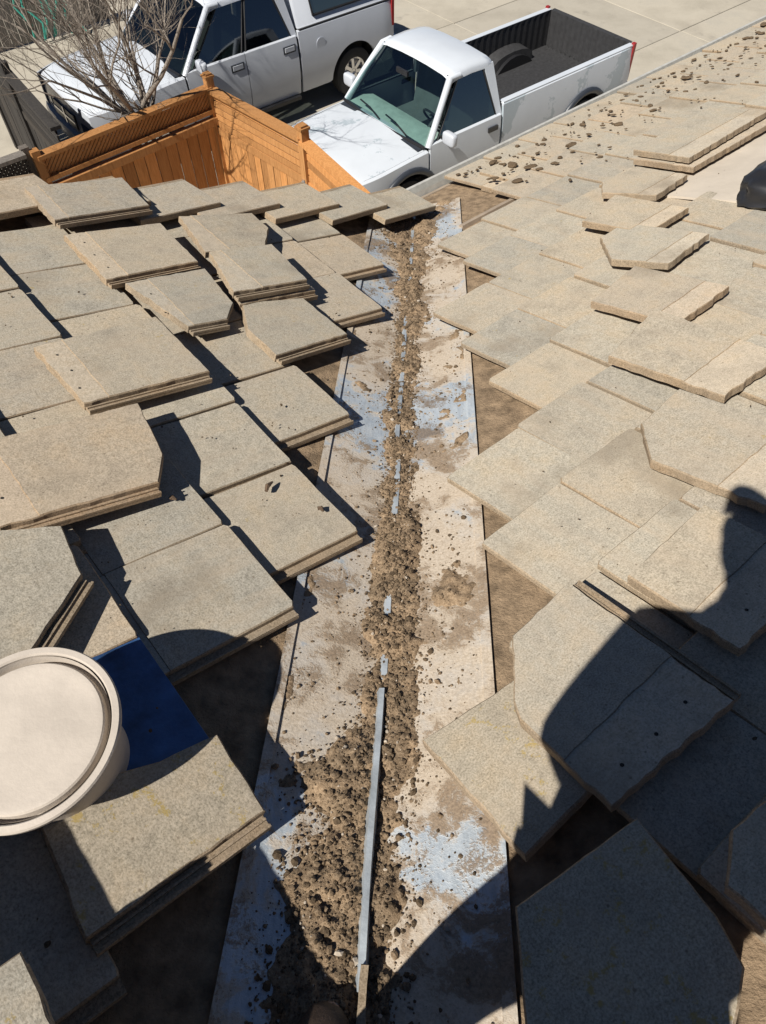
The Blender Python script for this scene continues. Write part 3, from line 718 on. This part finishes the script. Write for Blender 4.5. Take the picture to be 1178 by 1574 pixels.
for k in range(7):
    x0 = Vector((-6.5, 15.1, 0))+nLA*(.1+.02*k)+Vector((.12*k, .09*k, 0)); j = random.Random(k)
    tube(rp, [x0+Vector((j.uniform(-.1, .1)+.1*math.sin(q*1.3+k), j.uniform(-.03, .03), 1.75-q*.28)) for q in range(7)], .02, 6)
o = link('green_rope', rp, ['rope']); tag(o, 'tangled green rope hanging on the grey board fence', 'rope')

# ---------------------------------------------------------------- bare tree behind the fence
tr = empty('bare_tree', Matrix.Translation((-2.93, 9.0, 0))); tag(tr, 'leafless shrubby tree in front of the white pickup, behind the orange fence', 'tree')
rg = random.Random(42); TB = bmesh.new(); BB = bmesh.new()
def branch(bm, p, d, L, r, depth_):
    n = 4; pts = [p.copy()]; rad = [r]; q = p.copy(); dd = d.copy()
    for i in range(n):
        wa = .06 if depth_ == 0 else .22; dd = (dd+Vector((rg.uniform(-wa, wa), rg.uniform(-wa, wa), rg.uniform(-.08, .20)))).normalized(); q = q+dd*(L/n); pts.append(q.copy()); rad.append(r*(1-.5*(i+1)/n))
    tube(bm, pts, rad, 7 if depth_ < 2 else 4)
    if depth_ >= 5: return
    kids = {0: 0, 1: 6, 2: 5, 3: 4, 4: 2}[depth_]
    for k in range(kids):
        i = rg.choice([1, 2, 3, 4, 4]); base = pts[i]; t = (pts[i]-pts[i-1]).normalized()
        side = Vector((rg.uniform(-1, 1), rg.uniform(-1, 1), rg.uniform(-.3, .8))).normalized()
        branch(BB, base, (t*.75+side*.75).normalized(), L*rg.uniform(.5, .78), rad[i]*rg.uniform(.5, .72), depth_+1)
branch(TB, Vector((0, 0, -.05)), Vector((.02, 0, 1)), 1.35, .06, 0)
for k in range(9):
    an = k*6.28/9+rg.uniform(-.3, .3); sp_ = rg.uniform(.35, 1.2)
    branch(BB, Vector((.01, .0, 1.22+.04*k)), Vector((math.cos(an)*sp_, math.sin(an)*sp_, 1)).normalized(), rg.uniform(1.1, 1.75), rg.uniform(.020, .036), 1)
link('trunk', TB, ['bark'], tr, None, 60); link('crown', BB, ['bark'], tr, None, 60)

# ---------------------------------------------------------------- pickups
def pickup(P, origin, label):
    mw = Matrix.Translation(origin) @ Matrix((fwd, lft, Vector((0, 0, 1)))).transposed().to_4x4()
    T = empty(P['name'], mw); tag(T, label, 'pickup truck')
    HW, ZB, ZS = P['hw'], P['belt'], .36
    def arch(x, pad=0):
        z = ZS
        for xc in P['wheels']:
            d = abs(x-xc); ra = P['arch']+pad
            if d < ra: z = max(z, .38+math.sqrt(ra*ra-d*d))
        return z
    def prof(z): return 1-.055*((z-.78)/.5)**2 if z > .78 else 1-.05*((.78-z)/.45)**2
    def nose(x): return 1-.10*max(0, (x-(P['front']-.55))/.55)**2 - .03*max(0, ((P['tail']+.25)-x)/.25)**2
    def side(x, top, s):
        zb = min(arch(x), top-.05); out = []
        for k in range(10):
            z = zb+(top-zb)*k/9; out.append((x, s*HW*nose(x)*prof(z), z))
        return out
    def xs_(x0, x1, step=.06):
        out = [x0, x1]; n = max(2, int((x1-x0)/step)); out += [x0+(x1-x0)*i/n for i in range(1, n)]
        for xc in P['wheels']:
            for k in range(15):
                x = xc-P['arch']*math.cos(math.pi*k/14)*.9999
                if x0 < x < x1: out.append(x)
        return sorted(set(round(x, 4) for x in out))
    body = P['paint']
    def panel(name, x0, x1, top, s, mt=body, roll=True):
        bm = bmesh.new(); secs = []
        for x in xs_(x0, x1):
            t = top(x) if callable(top) else top
            sc = side(x, t, s)
            if roll: y = sc[-1][1]; sc += [(x, y-s*.018, t+.012), (x, y-s*.05, t+.014)]
            # return inwards so that the panel has thickness at its lower edge
            sc = [(x, sc[0][1]-s*.05, sc[0][2]+.0)]+sc
            secs.append(sc)
        loft(bm, secs)
        for end in (secs[0], secs[-1]):
            vs2 = [bm.verts.new(p) for p in end]+[bm.verts.new((p[0], p[1]-s*.035, p[2])) for p in end[::-1]]
            try: bm.faces.new(vs2)
            except ValueError: pass
        return link(name, bm, [mt], T, None, 40)
    hoodz = lambda x: P['hood'][0]+(P['hood'][1]-P['hood'][0])*max(0, min(1, (x-P['cowl'])/(P['front']-P['cowl'])))**1.4
    G_ = .006
    for s in (1, -1):
        panel('fender', P['cowl']+G_+.0, P['front'], lambda x: hoodz(x)-.04, s)
        dl = P['doors']
        for i, (x1, x0) in enumerate(dl):
            dpan = panel('door', x0+G_, x1-G_, ZB, s)
            bm = bmesh.new(); hx = x0+.16; hy = s*HW*prof(ZB-.13)
            box(bm, (hx, hy+s*.008, ZB-.13), (.17, .03, .06), 0); link('door_handle', bm, ['black' if P['dark_handle'] else body], dpan)
            if P['dark_handle'] is False:
                bm = bmesh.new(); box(bm, (hx, hy-s*.0, ZB-.135), (.22, .022, .10), 0); link('handle_recess', bm, ['trim'], dpan)
        bs = panel('bed_side', P['tail'], P['bed']-G_, P['rail'], s, P['side_paint'])
        if P['flare']:
            for xc in P['wheels']:
                bm = bmesh.new(); pts = []
                for k in range(17):
                    an = math.pi*k/16; x = xc-math.cos(an)*(P['arch']+.0); z = max(.40, .38+math.sin(an)*(P['arch']+.0))
                    pts.append((x, s*(HW*nose(x)*prof(z)+.004), z))
                tube(bm, pts, .045, 8); link('wheel_arch_trim', bm, ['trim'], T, None, 60)
        for xc in P['wheels']:     # dark wheel wells
            bm = bmesh.new(); secs = []
            for k in range(13):
                an = math.pi*k/12; x = xc-math.cos(an)*(P['arch']+.015); z = .38+math.sin(an)*(P['arch']+.015)
                secs.append([(x, s*(HW-.06), z), (x, s*(HW-.40), z)])
            r_ = loft(bm, secs); bm.faces.new([q[1] for q in r_])
            link('wheel_well', bm, ['black'], T, None, 40)
            wh = empty('wheel'); wh.parent = T; wh.matrix_basis = Matrix.Translation((xc, s*(HW-.15), .37)) @ Matrix.Scale(s, 4, (0, 1, 0)) @ Matrix.Rotation(.3, 4, 'Y')
            bm = bmesh.new(); lathe(bm, [(.215, -.10), (.30, -.115), (.355, -.10), (.37, -.06), (.37, .06), (.355, .10), (.30, .115), (.215, .10), (.20, 0)], 40, 'y'); link('tyre', bm, ['rubber'], wh, None, 50)
            bm = bmesh.new(); lathe(bm, [(.0, .05), (.04, .075), (.06, .06), (.06, .02), (.185, .015), (.195, .085), (.222, .105)], 40, 'y')
            for k in range(P['spokes']):
                an = k*2*math.pi/P['spokes']; rot = Matrix.Rotation(-an, 3, 'Y')
                box(bm, rot @ Vector((.125, .062, 0)), (.16, .035, .05), 0, rot)
            link('rim', bm, ['chrome'], wh, None, 40)
    # hood
    bm = bmesh.new(); secs = []
    for i in range(13):
        x = P['cowl']+.01+(P['front']-.03-P['cowl'])*i/12; hw_ = HW*nose(x)*prof(hoodz(x)-.04)-.056; z = hoodz(x)
        drop = .05*max(0, (i-10)/2)**2
        secs.append([(x, hw_*u, z-.028+.05*(1-abs(u)**2.2)-drop+(.012 if abs(u) < .55 else 0)) for u in (-1, -.97, -.8, -.6, -.5, -.25, 0, .25, .5, .6, .8, .97, 1)])
    loft(bm, secs); link('hood', bm, [P['hood_paint']], T, None, 40)
    # nose: fascia, grille, lamps, bumper
    bm = bmesh.new(); xf = P['front']; hwf = HW*nose(xf)
    secs = []
    for z, dx in ((.50, .02), (.62, .035), (.80, .03), (hoodz(xf)-.06, .01), (hoodz(xf)-.03, -.05)):
        secs.append([(xf+dx-.07*abs(u)**3, hwf*u, z) for u in (-1, -.85, -.6, -.3, 0, .3, .6, .85, 1)])
    loft(bm, secs); link('front_fascia', bm, [body], T, None, 40)
    bm = bmesh.new(); box(bm, (xf+.025, 0, .76), (.05, hwf*.80, .20), 0); gr = link('grille', bm, ['black'], T)
    bm = bmesh.new(); box(bm, (xf+.053, 0, .76), (.012, hwf*.81, .03)); box(bm, (xf+.053, 0, .76), (.013, .04, .22)); link('grille_bar', bm, ['chrome'], gr)
    for s in (1, -1):
        bm = bmesh.new(); secs = []
        for z in (.66, .72, .80, .86):
            secs.append([(xf+.045-.10*abs(u)**3-(.03 if z > .84 else 0), s*hwf*u, z) for u in (.57, .7, .82, .92, 1.005)]+[(xf-.17, s*hwf*1.012, z)])
        loft(bm, secs); link('headlight', bm, ['lamp'], T, None, 50)
    bm = bmesh.new(); secs = []
    for z, dx in ((.38, .06), (.44, .11), (.52, .115), (.575, .09), (.58, .0)):
        secs.append([(xf+dx-.10*abs(u)**3, HW*.985*u, z) for u in (-1, -.9, -.7, -.35, 0, .35, .7, .9, 1)])
    loft(bm, secs); link('front_bumper', bm, [P['bumper']], T, None, 40)
    # cab: roof, pillars, glass
    rf, rr, zr = P['roof_f'], P['roof_r'], P['roof_z']; ty = P['roof_hw']; by_ = HW*prof(ZB)-.035
    bm = bmesh.new(); secs = []
    for x, k in ((rf+.03, -.045), (rf, -.012), (rf-.1, .008), ((rf+rr)/2, .02), (rr+.1, .005), (rr, -.015), (rr-.03, -.07)):
        wds = ty*(1.0 if k > -.04 else .985)
        secs.append([(x, wds*u, zr+k-dz) for u, dz in ((-1.05, .10), (-1.035, .05), (-.99, .015), (-.85, -.005), (-.4, -.022), (0, -.026), (.4, -.022), (.85, -.005), (.99, .015), (1.035, .05), (1.05, .10))])
    loft(bm, secs); link('roof', bm, [body], T, None, 50)
    cw = P['cowl']; zc = ZB-.02; zt = zr-.055
    A0, A1 = (cw-.04, by_, zc), (rf+.0, ty*1.0, zt)
    for s in (1, -1):
        fl = lambda p: (p[0], p[1]*s, p[2])
        bm = bmesh.new(); tube(bm, [fl((cw-.02, by_, zc-.02)), fl((cw-.02+(rf-cw+.02)*.5, (by_+ty)/2+.01, (zc+zt)/2+.015)), fl((rf+.005, ty*1.02, zt+.005)), fl((rf-.15, ty*1.04, zt+.012))], [.045, .042, .045, .04], 8); link('windscreen_pillar', bm, [body], T, None, 60)
        bm = bmesh.new()
        xB = P['doors'][-1][1]
        q = [(xB+.06, by_+.012, zc), (xB-.03, by_+.012, zc), (rr-.02, ty*1.03, zt), (rr+.14, ty*1.035, zt)]
        f1 = [bm.verts.new(fl(p)) for p in q]; f2 = [bm.verts.new(fl((p[0], p[1]-.06, p[2]))) for p in q]
        bm.faces.new(f1); bm.faces.new(f2[::-1])
        for i in range(4): bm.faces.new((f1[i], f2[i], f2[(i+1) % 4], f1[(i+1) % 4]))
        link('rear_pillar', bm, [body], T)
        # side glass with black seal
        for i, (x1, x0) in enumerate(P['doors']):
            k1 = 1 if i == 0 else 0; k0 = 1 if i == len(P['doors'])-1 else 0
            def top_x(xb): # x at top of window for x at belt
                t = (xb-xB)/(cw-xB); return rr+.10+(rf-.04-rr-.10)*t
            qx1, qx0 = x1-(.14 if k1 else .035), x0+(.075 if k0 else .035)
            q = [(qx1, by_+.004, zc+.015), (qx0, by_+.004, zc+.015), (top_x(qx0)+(.03 if k0 else 0), ty+.012, zt-.015), (top_x(qx1)-(.02 if k1 else 0), ty+.012, zt-.015)]
            bm = bmesh.new(); bm.faces.new([bm.verts.new(fl(p)) for p in q]); wn = link('side_window', bm, [P['side_glass']], T)
            bm = bmesh.new(); pts = [fl(p) for p in q]; tube(bm, pts+[pts[0]], .014, 6, cap=False); link('window_seal', bm, ['black'], wn)
        # mirror on the door
        mp = empty('side_mirror'); mp.parent = T
        bm = bmesh.new(); tube(bm, [fl((cw-.24, by_+.01, ZB+.04)), fl((cw-.22, by_+.10, ZB+.06))], .025, 8); link('mirror_arm', bm, ['black'], mp)
        bm = bmesh.new(); bmesh.ops.create_uvsphere(bm, u_segments=20, v_segments=12, radius=.5)
        pw = lambda q: math.copysign(abs(2*q)**.45, q)/2
        for v in bm.verts: v.co = Vector(fl((cw-.22+pw(v.co.x)*.10, by_+.185+pw(v.co.y)*.22, ZB+.09+pw(v.co.z)*.16)))
        link('mirror_shell', bm, ['silver'], mp, None, 40)
    # windscreen, cowl, wiper
    bm = bmesh.new(); n = 8; secs = []
    for t in (0, .5, 1):
        secs.append([((cw+.04*(1-t)+(rf-cw)*t)+(.05-.05*t)*(1-u*u)+.012*math.sin(math.pi*t), (by_+(ty-by_)*t-.02)*u, zc+(zt+.02-zc)*t) for u in [-1+2*i/n for i in range(n+1)]])
    loft(bm, secs); ws = link('windscreen', bm, [P['glass']], T, None, 80)
    bm = bmesh.new(); ed = secs[0]+[r[-1] for r in secs]+secs[-1][::-1]+[r[0] for r in secs[::-1]]
    tube(bm, [p for p in secs[0]], .022, 6); tube(bm, [p for p in secs[-1]], .012, 6); link('windscreen_seal', bm, ['black'], ws)
    bm = bmesh.new(); secs = [[(cw+.13, HW*.90*u, hoodz(cw+.13)-.012+.035*(1-u*u)), (cw-.0, HW*.90*u, zc-.005+.01*(1-u*u))] for u in [-1+i/5 for i in range(11)]]
    loft(bm, [list(r) for r in secs]); link('cowl', bm, ['trim'], T, None, 60)
    for y0 in (-.05, .5):
        bm = bmesh.new(); tube(bm, [(cw+.05, y0, zc+.03), (cw+.0, y0-.28, zc+.075), (cw-.02, y0-.5, zc+.085)], .012, 6); link('wiper', bm, ['black'], T)
    # cab back wall with rear glass, interior
    bm = bmesh.new(); xB = P['doors'][-1][1]
    bm.faces.new([bm.verts.new(p) for p in ((xB-.02, by_, ZS), (xB-.02, -by_, ZS), (xB-.02, -by_, zc), (xB-.02, by_, zc))])
    for s in (1, -1): bm.faces.new([bm.verts.new(p) for p in ((xB-.02, by_*s, zc), (rr-.02, ty*s, zt), (rr-.02, ty*s*.72, zt), (xB-.02, by_*s*.72, zc))])
    link('cab_back', bm, [body], T)
    bm = bmesh.new(); bm.faces.new([bm.verts.new(p) for p in ((xB-.015, by_*.72, zc), (rr-.015, ty*.72, zt), (rr-.015, -ty*.72, zt), (xB-.015, -by_*.72, zc))]); link('rear_window', bm, ['darkglass'], T)
    bm = bmesh.new(); secs = [[(cw-.0, u*by_*.95, zc-.04), (cw-.25, u*by_*.95, zc+.00), (cw-.42, u*by_*.95, zc-.04), (cw-.44, u*by_*.95, zc-.3)] for u in (-1, -.4, 0, .4, 1)]
    loft(bm, secs); link('dashboard', bm, ['dash'], T, None, 40)
    bm = bmesh.new(); cen = Vector((cw-.52, by_*.48, zc+.02)); ax = Vector((-.8, 0, .6)).normalized(); e1 = Vector((0, 1, 0)); e2 = ax.cross(e1)
    ring = [cen+(e1*math.cos(k*math.pi/12)+e2*math.sin(k*math.pi/12))*.18 for k in range(25)]; tube(bm, ring, .016, 6, cap=False); tube(bm, [ring[2], cen, ring[10]], .014, 6); tube(bm, [cen, cen-ax*.2], .03, 6); link('steering_wheel', bm, ['black'], T)
    for k, xx in enumerate([cw-1.0]+([cw-1.75] if len(P['doors']) > 1 else [])):
        for yy in (-.38, .38):
            bm = bmesh.new(); box(bm, (xx+.1, yy, .70), (.5, .55, .18)); box(bm, (xx-.18, yy, 1.0), (.16, .52, .6), 0, Matrix.Rotation(-.2, 3, 'Y')); box(bm, (xx-.24, yy, 1.36), (.1, .26, .16)); link('seat', bm, ['seat'], T)
    bm = bmesh.new(); box(bm, ((P['front']+P['tail'])/2, 0, .47), (P['front']-P['tail']-.3, HW*1.3, .1)); link('chassis', bm, ['black'], T)
    # bed
    xb, xt, zr_ = P['bed'], P['tail'], P['rail']; iw = HW*prof(zr_)-.10; fz = .72
    if not P['shell']:
        bm = bmesh.new(); nn = 34; secs = []
        for i in range(nn+1):
            y = -iw+2*iw*i/nn; zz = fz+(.018 if i % 2 else 0); secs.append([(xb-.04, y, zz), (xt+.06, y, zz)])
        loft(bm, secs)
        bl = link('bed_floor', bm, ['liner'], T)
        for s in (1, -1):
            bm = bmesh.new(); secs = []
            for i in range(41):
                x = xb-.03+(xt+.05-xb)*i/40; secs.append([(x, s*(iw+.005*(i % 2)), fz-.01), (x, s*(iw+.005*(i % 2)), zr_-.03), (x, s*(iw+.0), zr_+.022), (x, s*(HW*prof(zr_)-.045), zr_+.022)])
            loft(bm, secs); link('bed_inner_side', bm, ['liner'], T)
            bm = bmesh.new(); beam(bm, (xb-.02, s*(iw+.045), zr_+.016), (xt+.02, s*(iw+.045), zr_+.016), .085, .022); link('bed_rail', bm, [body], T)
            bm = bmesh.new(); secs = []
            for k in range(9):
                an = math.pi*k/8; x = P['wheels'][1]-math.cos(an)*.45; secs.append([(x, s*iw, fz+.24*math.sin(an)**.6), (x, s*(iw-.2), fz+.22*math.sin(an)**.6), (x, s*(iw-.22), fz)])
            loft(bm, secs); link('wheel_housing', bm, ['liner'], T, None, 40)
        bm = bmesh.new(); box(bm, (xb-.02, 0, (fz+zr_)/2), (.04, iw*2.1, zr_-fz+.04)); link('bed_front_wall', bm, ['liner'], T)
        tg = empty('tailgate'); tg.parent = T
        bm = bmesh.new(); box(bm, (xt-.02, 0, (fz+zr_)/2-.02), (.05, iw*2.06, zr_-fz+.06)); link('tailgate_skin', bm, [body], tg)
        bm = bmesh.new(); nn = 30; secs = []
        for i in range(nn+1):
            y = -iw+2*iw*i/nn; secs.append([(xt+.02+(.008 if i % 2 else 0), y, fz-.01), (xt+.02+(.008 if i % 2 else 0), y, zr_+.02), (xt-.05, y, zr_+.026)])
        loft(bm, secs); link('tailgate_liner', bm, ['liner'], tg)
        bm = bmesh.new(); bmesh.ops.create_icosphere(bm, subdivisions=2, radius=1)
        for v in bm.verts: v.co = Vector((xb-.75+v.co.x*.30, -iw+.42+v.co.y*.16, fz+.03+max(-.01, v.co.z*.14)*(1+.4*noise.noise(v.co*2))))
        link('bundle', bm, ['black'], T, None, 60)
    else:
        bm = bmesh.new(); zt2 = P['shell']; secs = []
        for x in (xb-.03, xb-.06, (xb+xt)/2, xt+.1, xt+.02):
            k = .05 if x in (xb-.03, xt+.02) else 0
            secs.append([(x, s_*(iw+.07-dy-k*.3), z_-(k if z_ > zr_+.1 else 0)) for s_, dy, z_ in ((1, 0, zr_+.03), (1, .02, zr_+.05), (1, .14, zt2-.12), (1, .22, zt2-.02), (1, .4, zt2+.02), (-1, .4, zt2+.02), (-1, .22, zt2-.02), (-1, .14, zt2-.12), (-1, .02, zr_+.05), (-1, 0, zr_+.03))])
        r_ = loft(bm, secs); bm.faces.new(r_[0]); bm.faces.new(r_[-1])
        sh = link('camper_shell', bm, [body], T, None, 40)
        for s in (1, -1):
            bm = bmesh.new(); yb = iw+.07; k = .12/(zt2-.12-zr_-.05)
            q = [(xb-.35, zr_+.13), (xt+.3, zr_+.13), (xt+.36, zt2-.16), (xb-.30, zt2-.16)]
            pts = [(x, s*(yb-.02-k*(z-zr_-.05)+.006), z) for x, z in q]
            bm.faces.new([bm.verts.new(p) for p in pts]); wn = link('shell_window', bm, ['darkglass'], sh)
            bm = bmesh.new(); tube(bm, pts+[pts[0]], .018, 6, cap=False); link('window_seal', bm, ['black'], wn)
            bm = bmesh.new(); beam(bm, (xb-.04, s*(yb+.012), zr_+.022), (xt+.02, s*(yb+.012), zr_+.022), .03, .018); link('shell_seal', bm, ['black'], sh)
        bm = bmesh.new(); box(bm, (xt-.01, 0, .95), (.05, iw*2.06, .6)); link('tailgate', bm, [body], T)
    for s in (1, -1):
        bm = bmesh.new(); box(bm, (xt+.02, s*(HW*.94), P['lampz']), (.05, .075 if P['shell'] else .055, P['lamph'])); link('tail_light', bm, ['red'], T)
    bm = bmesh.new(); box(bm, (xt-.12, 0, .55), (.16, HW*1.9, .14)); link('rear_bumper', bm, ['chrome'], T)
    if P['shell']:
        for s in (1, -1):
            bm = bmesh.new(); bmesh.ops.create_cone(bm, cap_ends=True, segments=28, radius1=.085, radius2=.08, depth=.012, matrix=Matrix.Translation((-.86, s*(HW*prof(.98)-.002), .98)) @ Matrix.Rotation(math.pi/2, 4, 'X'))
            if s > 0: link('fuel_door', bm, [body], T, None, 40)
            else: bm.free()
    else:
        bm = bmesh.new(); box(bm, (cw-.30, 0, zr-.13), (.03, .22, .06)); link('rear_view_mirror', bm, ['black'], T)
        bm = bmesh.new(); box(bm, (rr-.03, 0, zr-.03), (.02, .3, .03)); link('brake_light', bm, ['red'], T)
    # side steps / rocker
    for s in (1, -1):
        bm = bmesh.new(); beam(bm, (P['cowl']-.1, s*(HW-.03), .33), (P['doors'][-1][1]+.05, s*(HW-.03), .33), .12, .05); link('running_board', bm, ['black'], T)
    return T
O1 = Vector((.6, 9.2, 0))
T1 = dict(name='pickup_truck', hw=.92, belt=1.09, front=1.25, cowl=.02, tail=-4.02, bed=-1.31, rail=1.20, wheels=(.36, -3.03), arch=.50, hood=(1.06, .98),
          doors=[(.0, -1.28)], paint='white', side_paint='peel', hood_paint='peelhood', flare=True, spokes=8, bumper='chrome', roof_f=-.50, roof_r=-1.22, roof_z=1.74, roof_hw=.66,
          glass='glass', side_glass='midglass', mirror='chrome', dark_handle=True, shell=0, lampz=1.0, lamph=.5)
pickup(T1, O1-lft*.75, 'white single cab pickup with peeling paint and an open empty bed')
T2 = dict(name='pickup_truck', hw=1.0, belt=1.18, front=3.02, cowl=1.52, tail=-2.35, bed=-.46, rail=1.22, wheels=(2.14, -1.52), arch=.46, hood=(1.17, 1.06),
          doors=[(1.50, .50), (.50, -.43)], paint='silver', side_paint='silver', hood_paint='white', flare=False, spokes=7, bumper='white', roof_f=.86, roof_r=-.32, roof_z=1.86, roof_hw=.74,
          glass='darkglass', side_glass='darkglass', mirror='body', dark_handle=False, shell=1.92, lampz=1.05, lamph=.36)
pickup(T2, O1-lft*4.42, 'pale silver pickup with camper shell and tinted windows behind the bare tree')

# ---------------------------------------------------------------- the photographer, standing on the roof just behind the camera
pr = empty('person', Matrix.Translation((0, -.25, 4.45)))
tag(pr, 'person in dark clothes standing at the bottom edge, only a boot toe showing', 'person')
C0 = Vector((0, 0, GZ))
def skin(name, verts, edges, rads, matn, lev=2, root=0):
    me = bpy.data.meshes.new(name); me.from_pydata([Vector(v)-Vector((0, -.25, 4.45)) for v in verts], edges, []); me.materials.append(M[matn])
    o = bpy.data.objects.new(name, me); COL.objects.link(o); o.parent = pr
    md = o.modifiers.new('skin', 'SKIN'); md.use_smooth_shade = True
    for i, sv in enumerate(me.skin_vertices[0].data):
        r = rads[i]; sv.radius = (r, r) if not isinstance(r, tuple) else r; sv.use_root = (i == root)
    o.modifiers.new('sub', 'SUBSURF').render_levels = lev; o.modifiers['sub'].levels = 1
    return o
M['skin'] = simple('skin', (.45, .27, .19), .6, 0, .05); M['shirt'] = simple('shirt_cloth', (.06, .07, .09), .9); M['jeans'] = simple('trouser_cloth', (.05, .06, .09), .9); M['boot'] = simple('boot_leather', (.05, .032, .022), .55, 0, .3, 40, .3); M['sole'] = simple('boot_welt', (.40, .25, .17), .7); M['cap'] = simple('cap_cloth', (.05, .05, .055), .9)
body = [(-.10, -.34, 5.28), (-.10, -.33, 5.48), (-.09, -.29, 5.68), (-.08, -.21, 5.85), (-.10, -.17, 5.97), (-.125, -.14, 6.07), (-.13, -.12, 6.15),
        (-.27, -.18, 5.83), (-.31, -.26, 5.50), (-.08, -.085, 5.81), (.11, -.22, 5.83), (.20, -.27, 5.58), (.09, -.085, 5.81),
        (-.20, -.33, 5.2), (-.21, -.26, 4.90), (-.19, -.22, 4.52), (.00, -.36, 5.2), (.05, -.38, 4.92), (.07, -.40, 4.60)]
be = [(0, 1), (1, 2), (2, 3), (3, 4), (4, 5), (5, 6), (3, 7), (7, 8), (8, 9), (3, 10), (10, 11), (11, 12), (0, 13), (13, 14), (14, 15), (0, 16), (16, 17), (17, 18)]
br = [(.15, .11), (.14, .10), (.16, .11), (.12, .09), .055, (.075, .09), (.07, .085), .06, .042, .03, .06, .042, .03, .09, .06, .045, .09, .06, .045]
skin('body', body, be, br, 'skin')
skin('shirt', body[:4]+body[7:9]+[Vector(body[9])*.9+Vector(body[8])*.1]+body[10:12]+[Vector(body[12])*.9+Vector(body[11])*.1], [(0, 1), (1, 2), (2, 3), (3, 4), (4, 5), (5, 6), (3, 7), (7, 8), (8, 9)], [.22, .22, .20, .15, .10, .11, .075, .10, .095, .075], 'shirt')
skin('trousers', [body[0]]+body[13:], [(0, 1), (1, 2), (2, 3), (0, 4), (4, 5), (5, 6)], [(.165, .125), .105, .078, .07, .105, .078, .07], 'jeans')
for s, x in ((-1, -.09), (1, .09)):                       # hands behind the phone
    hb = C0-CU*.10-CF*.035+CX*(s*.075)
    vv = [Vector(body[9 if s < 0 else 12]), hb]; ee = [(0, 1)]; rr_ = [.034, .042]
    for k in range(4):
        b_ = hb+CU*(.03-.022*k)-CF*.012; i0 = len(vv); vv += [b_-CX*s*.035, b_-CX*s*.075+CU*.002]; ee += [(1, i0), (i0, i0+1)]; rr_ += [.0095, .008]
    i0 = len(vv); vv += [hb+CU*.05-CX*s*.01, hb+CU*.085-CX*s*.022]; ee += [(1, i0), (i0, i0+1)]; rr_ += [.011, .009]
    skin('hand', vv, ee, rr_, 'skin', 2)
hd = bmesh.new(); bmesh.ops.create_uvsphere(hd, u_segments=24, v_segments=16, radius=1)
for v in hd.verts:
    c = v.co.copy(); f = max(0, c.y)
    v.co = Vector((c.x*.088*(1-.12*max(0, -c.z)), c.y*.106+(.016*math.exp(-((c.x/.18)**2+((c.z+.12)/.22)**2)) if c.y > .5 else 0), c.z*.118)) + Vector((-.13, -.115, 6.125))-Vector((0, -.25, 4.45))
link('head', hd, ['skin'], pr, None, 60)
for s in (1, -1):
    bm = bmesh.new(); bmesh.ops.create_uvsphere(bm, u_segments=10, v_segments=8, radius=.011, matrix=Matrix.Translation(Vector((-.13+s*.031, -.03, 6.14))-Vector((0, -.25, 4.45)))); link('eye', bm, ['black'], pr, None, 60)
    bm = bmesh.new(); bmesh.ops.create_uvsphere(bm, u_segments=10, v_segments=8, radius=1, matrix=Matrix.Translation(Vector((-.13+s*.078, -.12, 6.125))-Vector((0, -.25, 4.45))) @ Matrix.Diagonal((.010, .02, .032, 1))); link('ear', bm, ['skin'], pr, None, 60)
bm = bmesh.new(); lathe(bm, [(.0, .115), (.05, .108), (.088, .075), (.108, .03), (.112, 0)], 28)
for v in bm.verts: v.co.y *= 1.12
secs = [[(x, .10+.105*(1-(x/.085)**2)*k, .006-.02*k) for x in [-.085+.17*i/10 for i in range(11)]] for k in (0, .5, 1)]
loft(bm, secs); o = link('cap', bm, ['cap'], pr, Matrix.Translation(Vector((-.13, -.12, 6.16))-Vector((0, -.25, 4.45))), 50)
for s, p, yaw in ((-1, (-.155, -.135), R(-20)), (1, (.08, -.34), R(-8))):
    zz = V0.z-(NL.x*(p[0]-V0.x)+NL.y*(p[1]-V0.y))/NL.z if s < 0 else V0.z-(NR.x*(p[0]-V0.x)+NR.y*(p[1]-V0.y))/NR.z
    zz += -.05 if s < 0 else .02
    bt = bmesh.new(); secs = []
    for y, hw_, ht in ((-.15, .028, .10), (-.13, .038, .155), (-.05, .041, .16), (-.01, .041, .12), (.05, .046, .085), (.10, .047, .068), (.135, .036, .05), (.148, .018, .036)):
        secs.append([(hw_*math.cos(t), y, .022+(ht-.022)*max(0, math.sin(t))**.7) for t in [math.pi*k/12 for k in range(13)]])
    r_ = loft(bt, secs); bt.faces.new(r_[0]); bt.faces.new(r_[-1])
    n_ = V0.z
    mwb = Matrix.Translation(Vector((p[0], p[1], zz))-Vector((0, -.25, 4.45))) @ Matrix.Rotation(yaw, 4, 'Z') @ Matrix.Rotation(R(-12), 4, 'X')
    bo = link('boot', bt, ['boot'], pr, mwb, 60)
    bm = bmesh.new(); prism(bm, [(.053*math.cos(a)*(1 if math.sin(a) > 0 else .85), .155*math.sin(a)) for a in [2*math.pi*k/28 for k in range(28)]], 0, .022, .003, 0, 0); link('boot_sole', bm, ['sole'], bo)
# the phone in their hands (its lens is where the picture is taken from)
bm = bmesh.new(); box(bm, (0, 0, 0), (.074, .152, .008)); o = link('phone', bm, ['black'])
o.matrix_world = Matrix.Translation(C0-CF*.012-CU*.058) @ m3.to_4x4()
tag(o, 'black phone held in both hands by the photographer', 'phone')
print('field tiles', cnt)
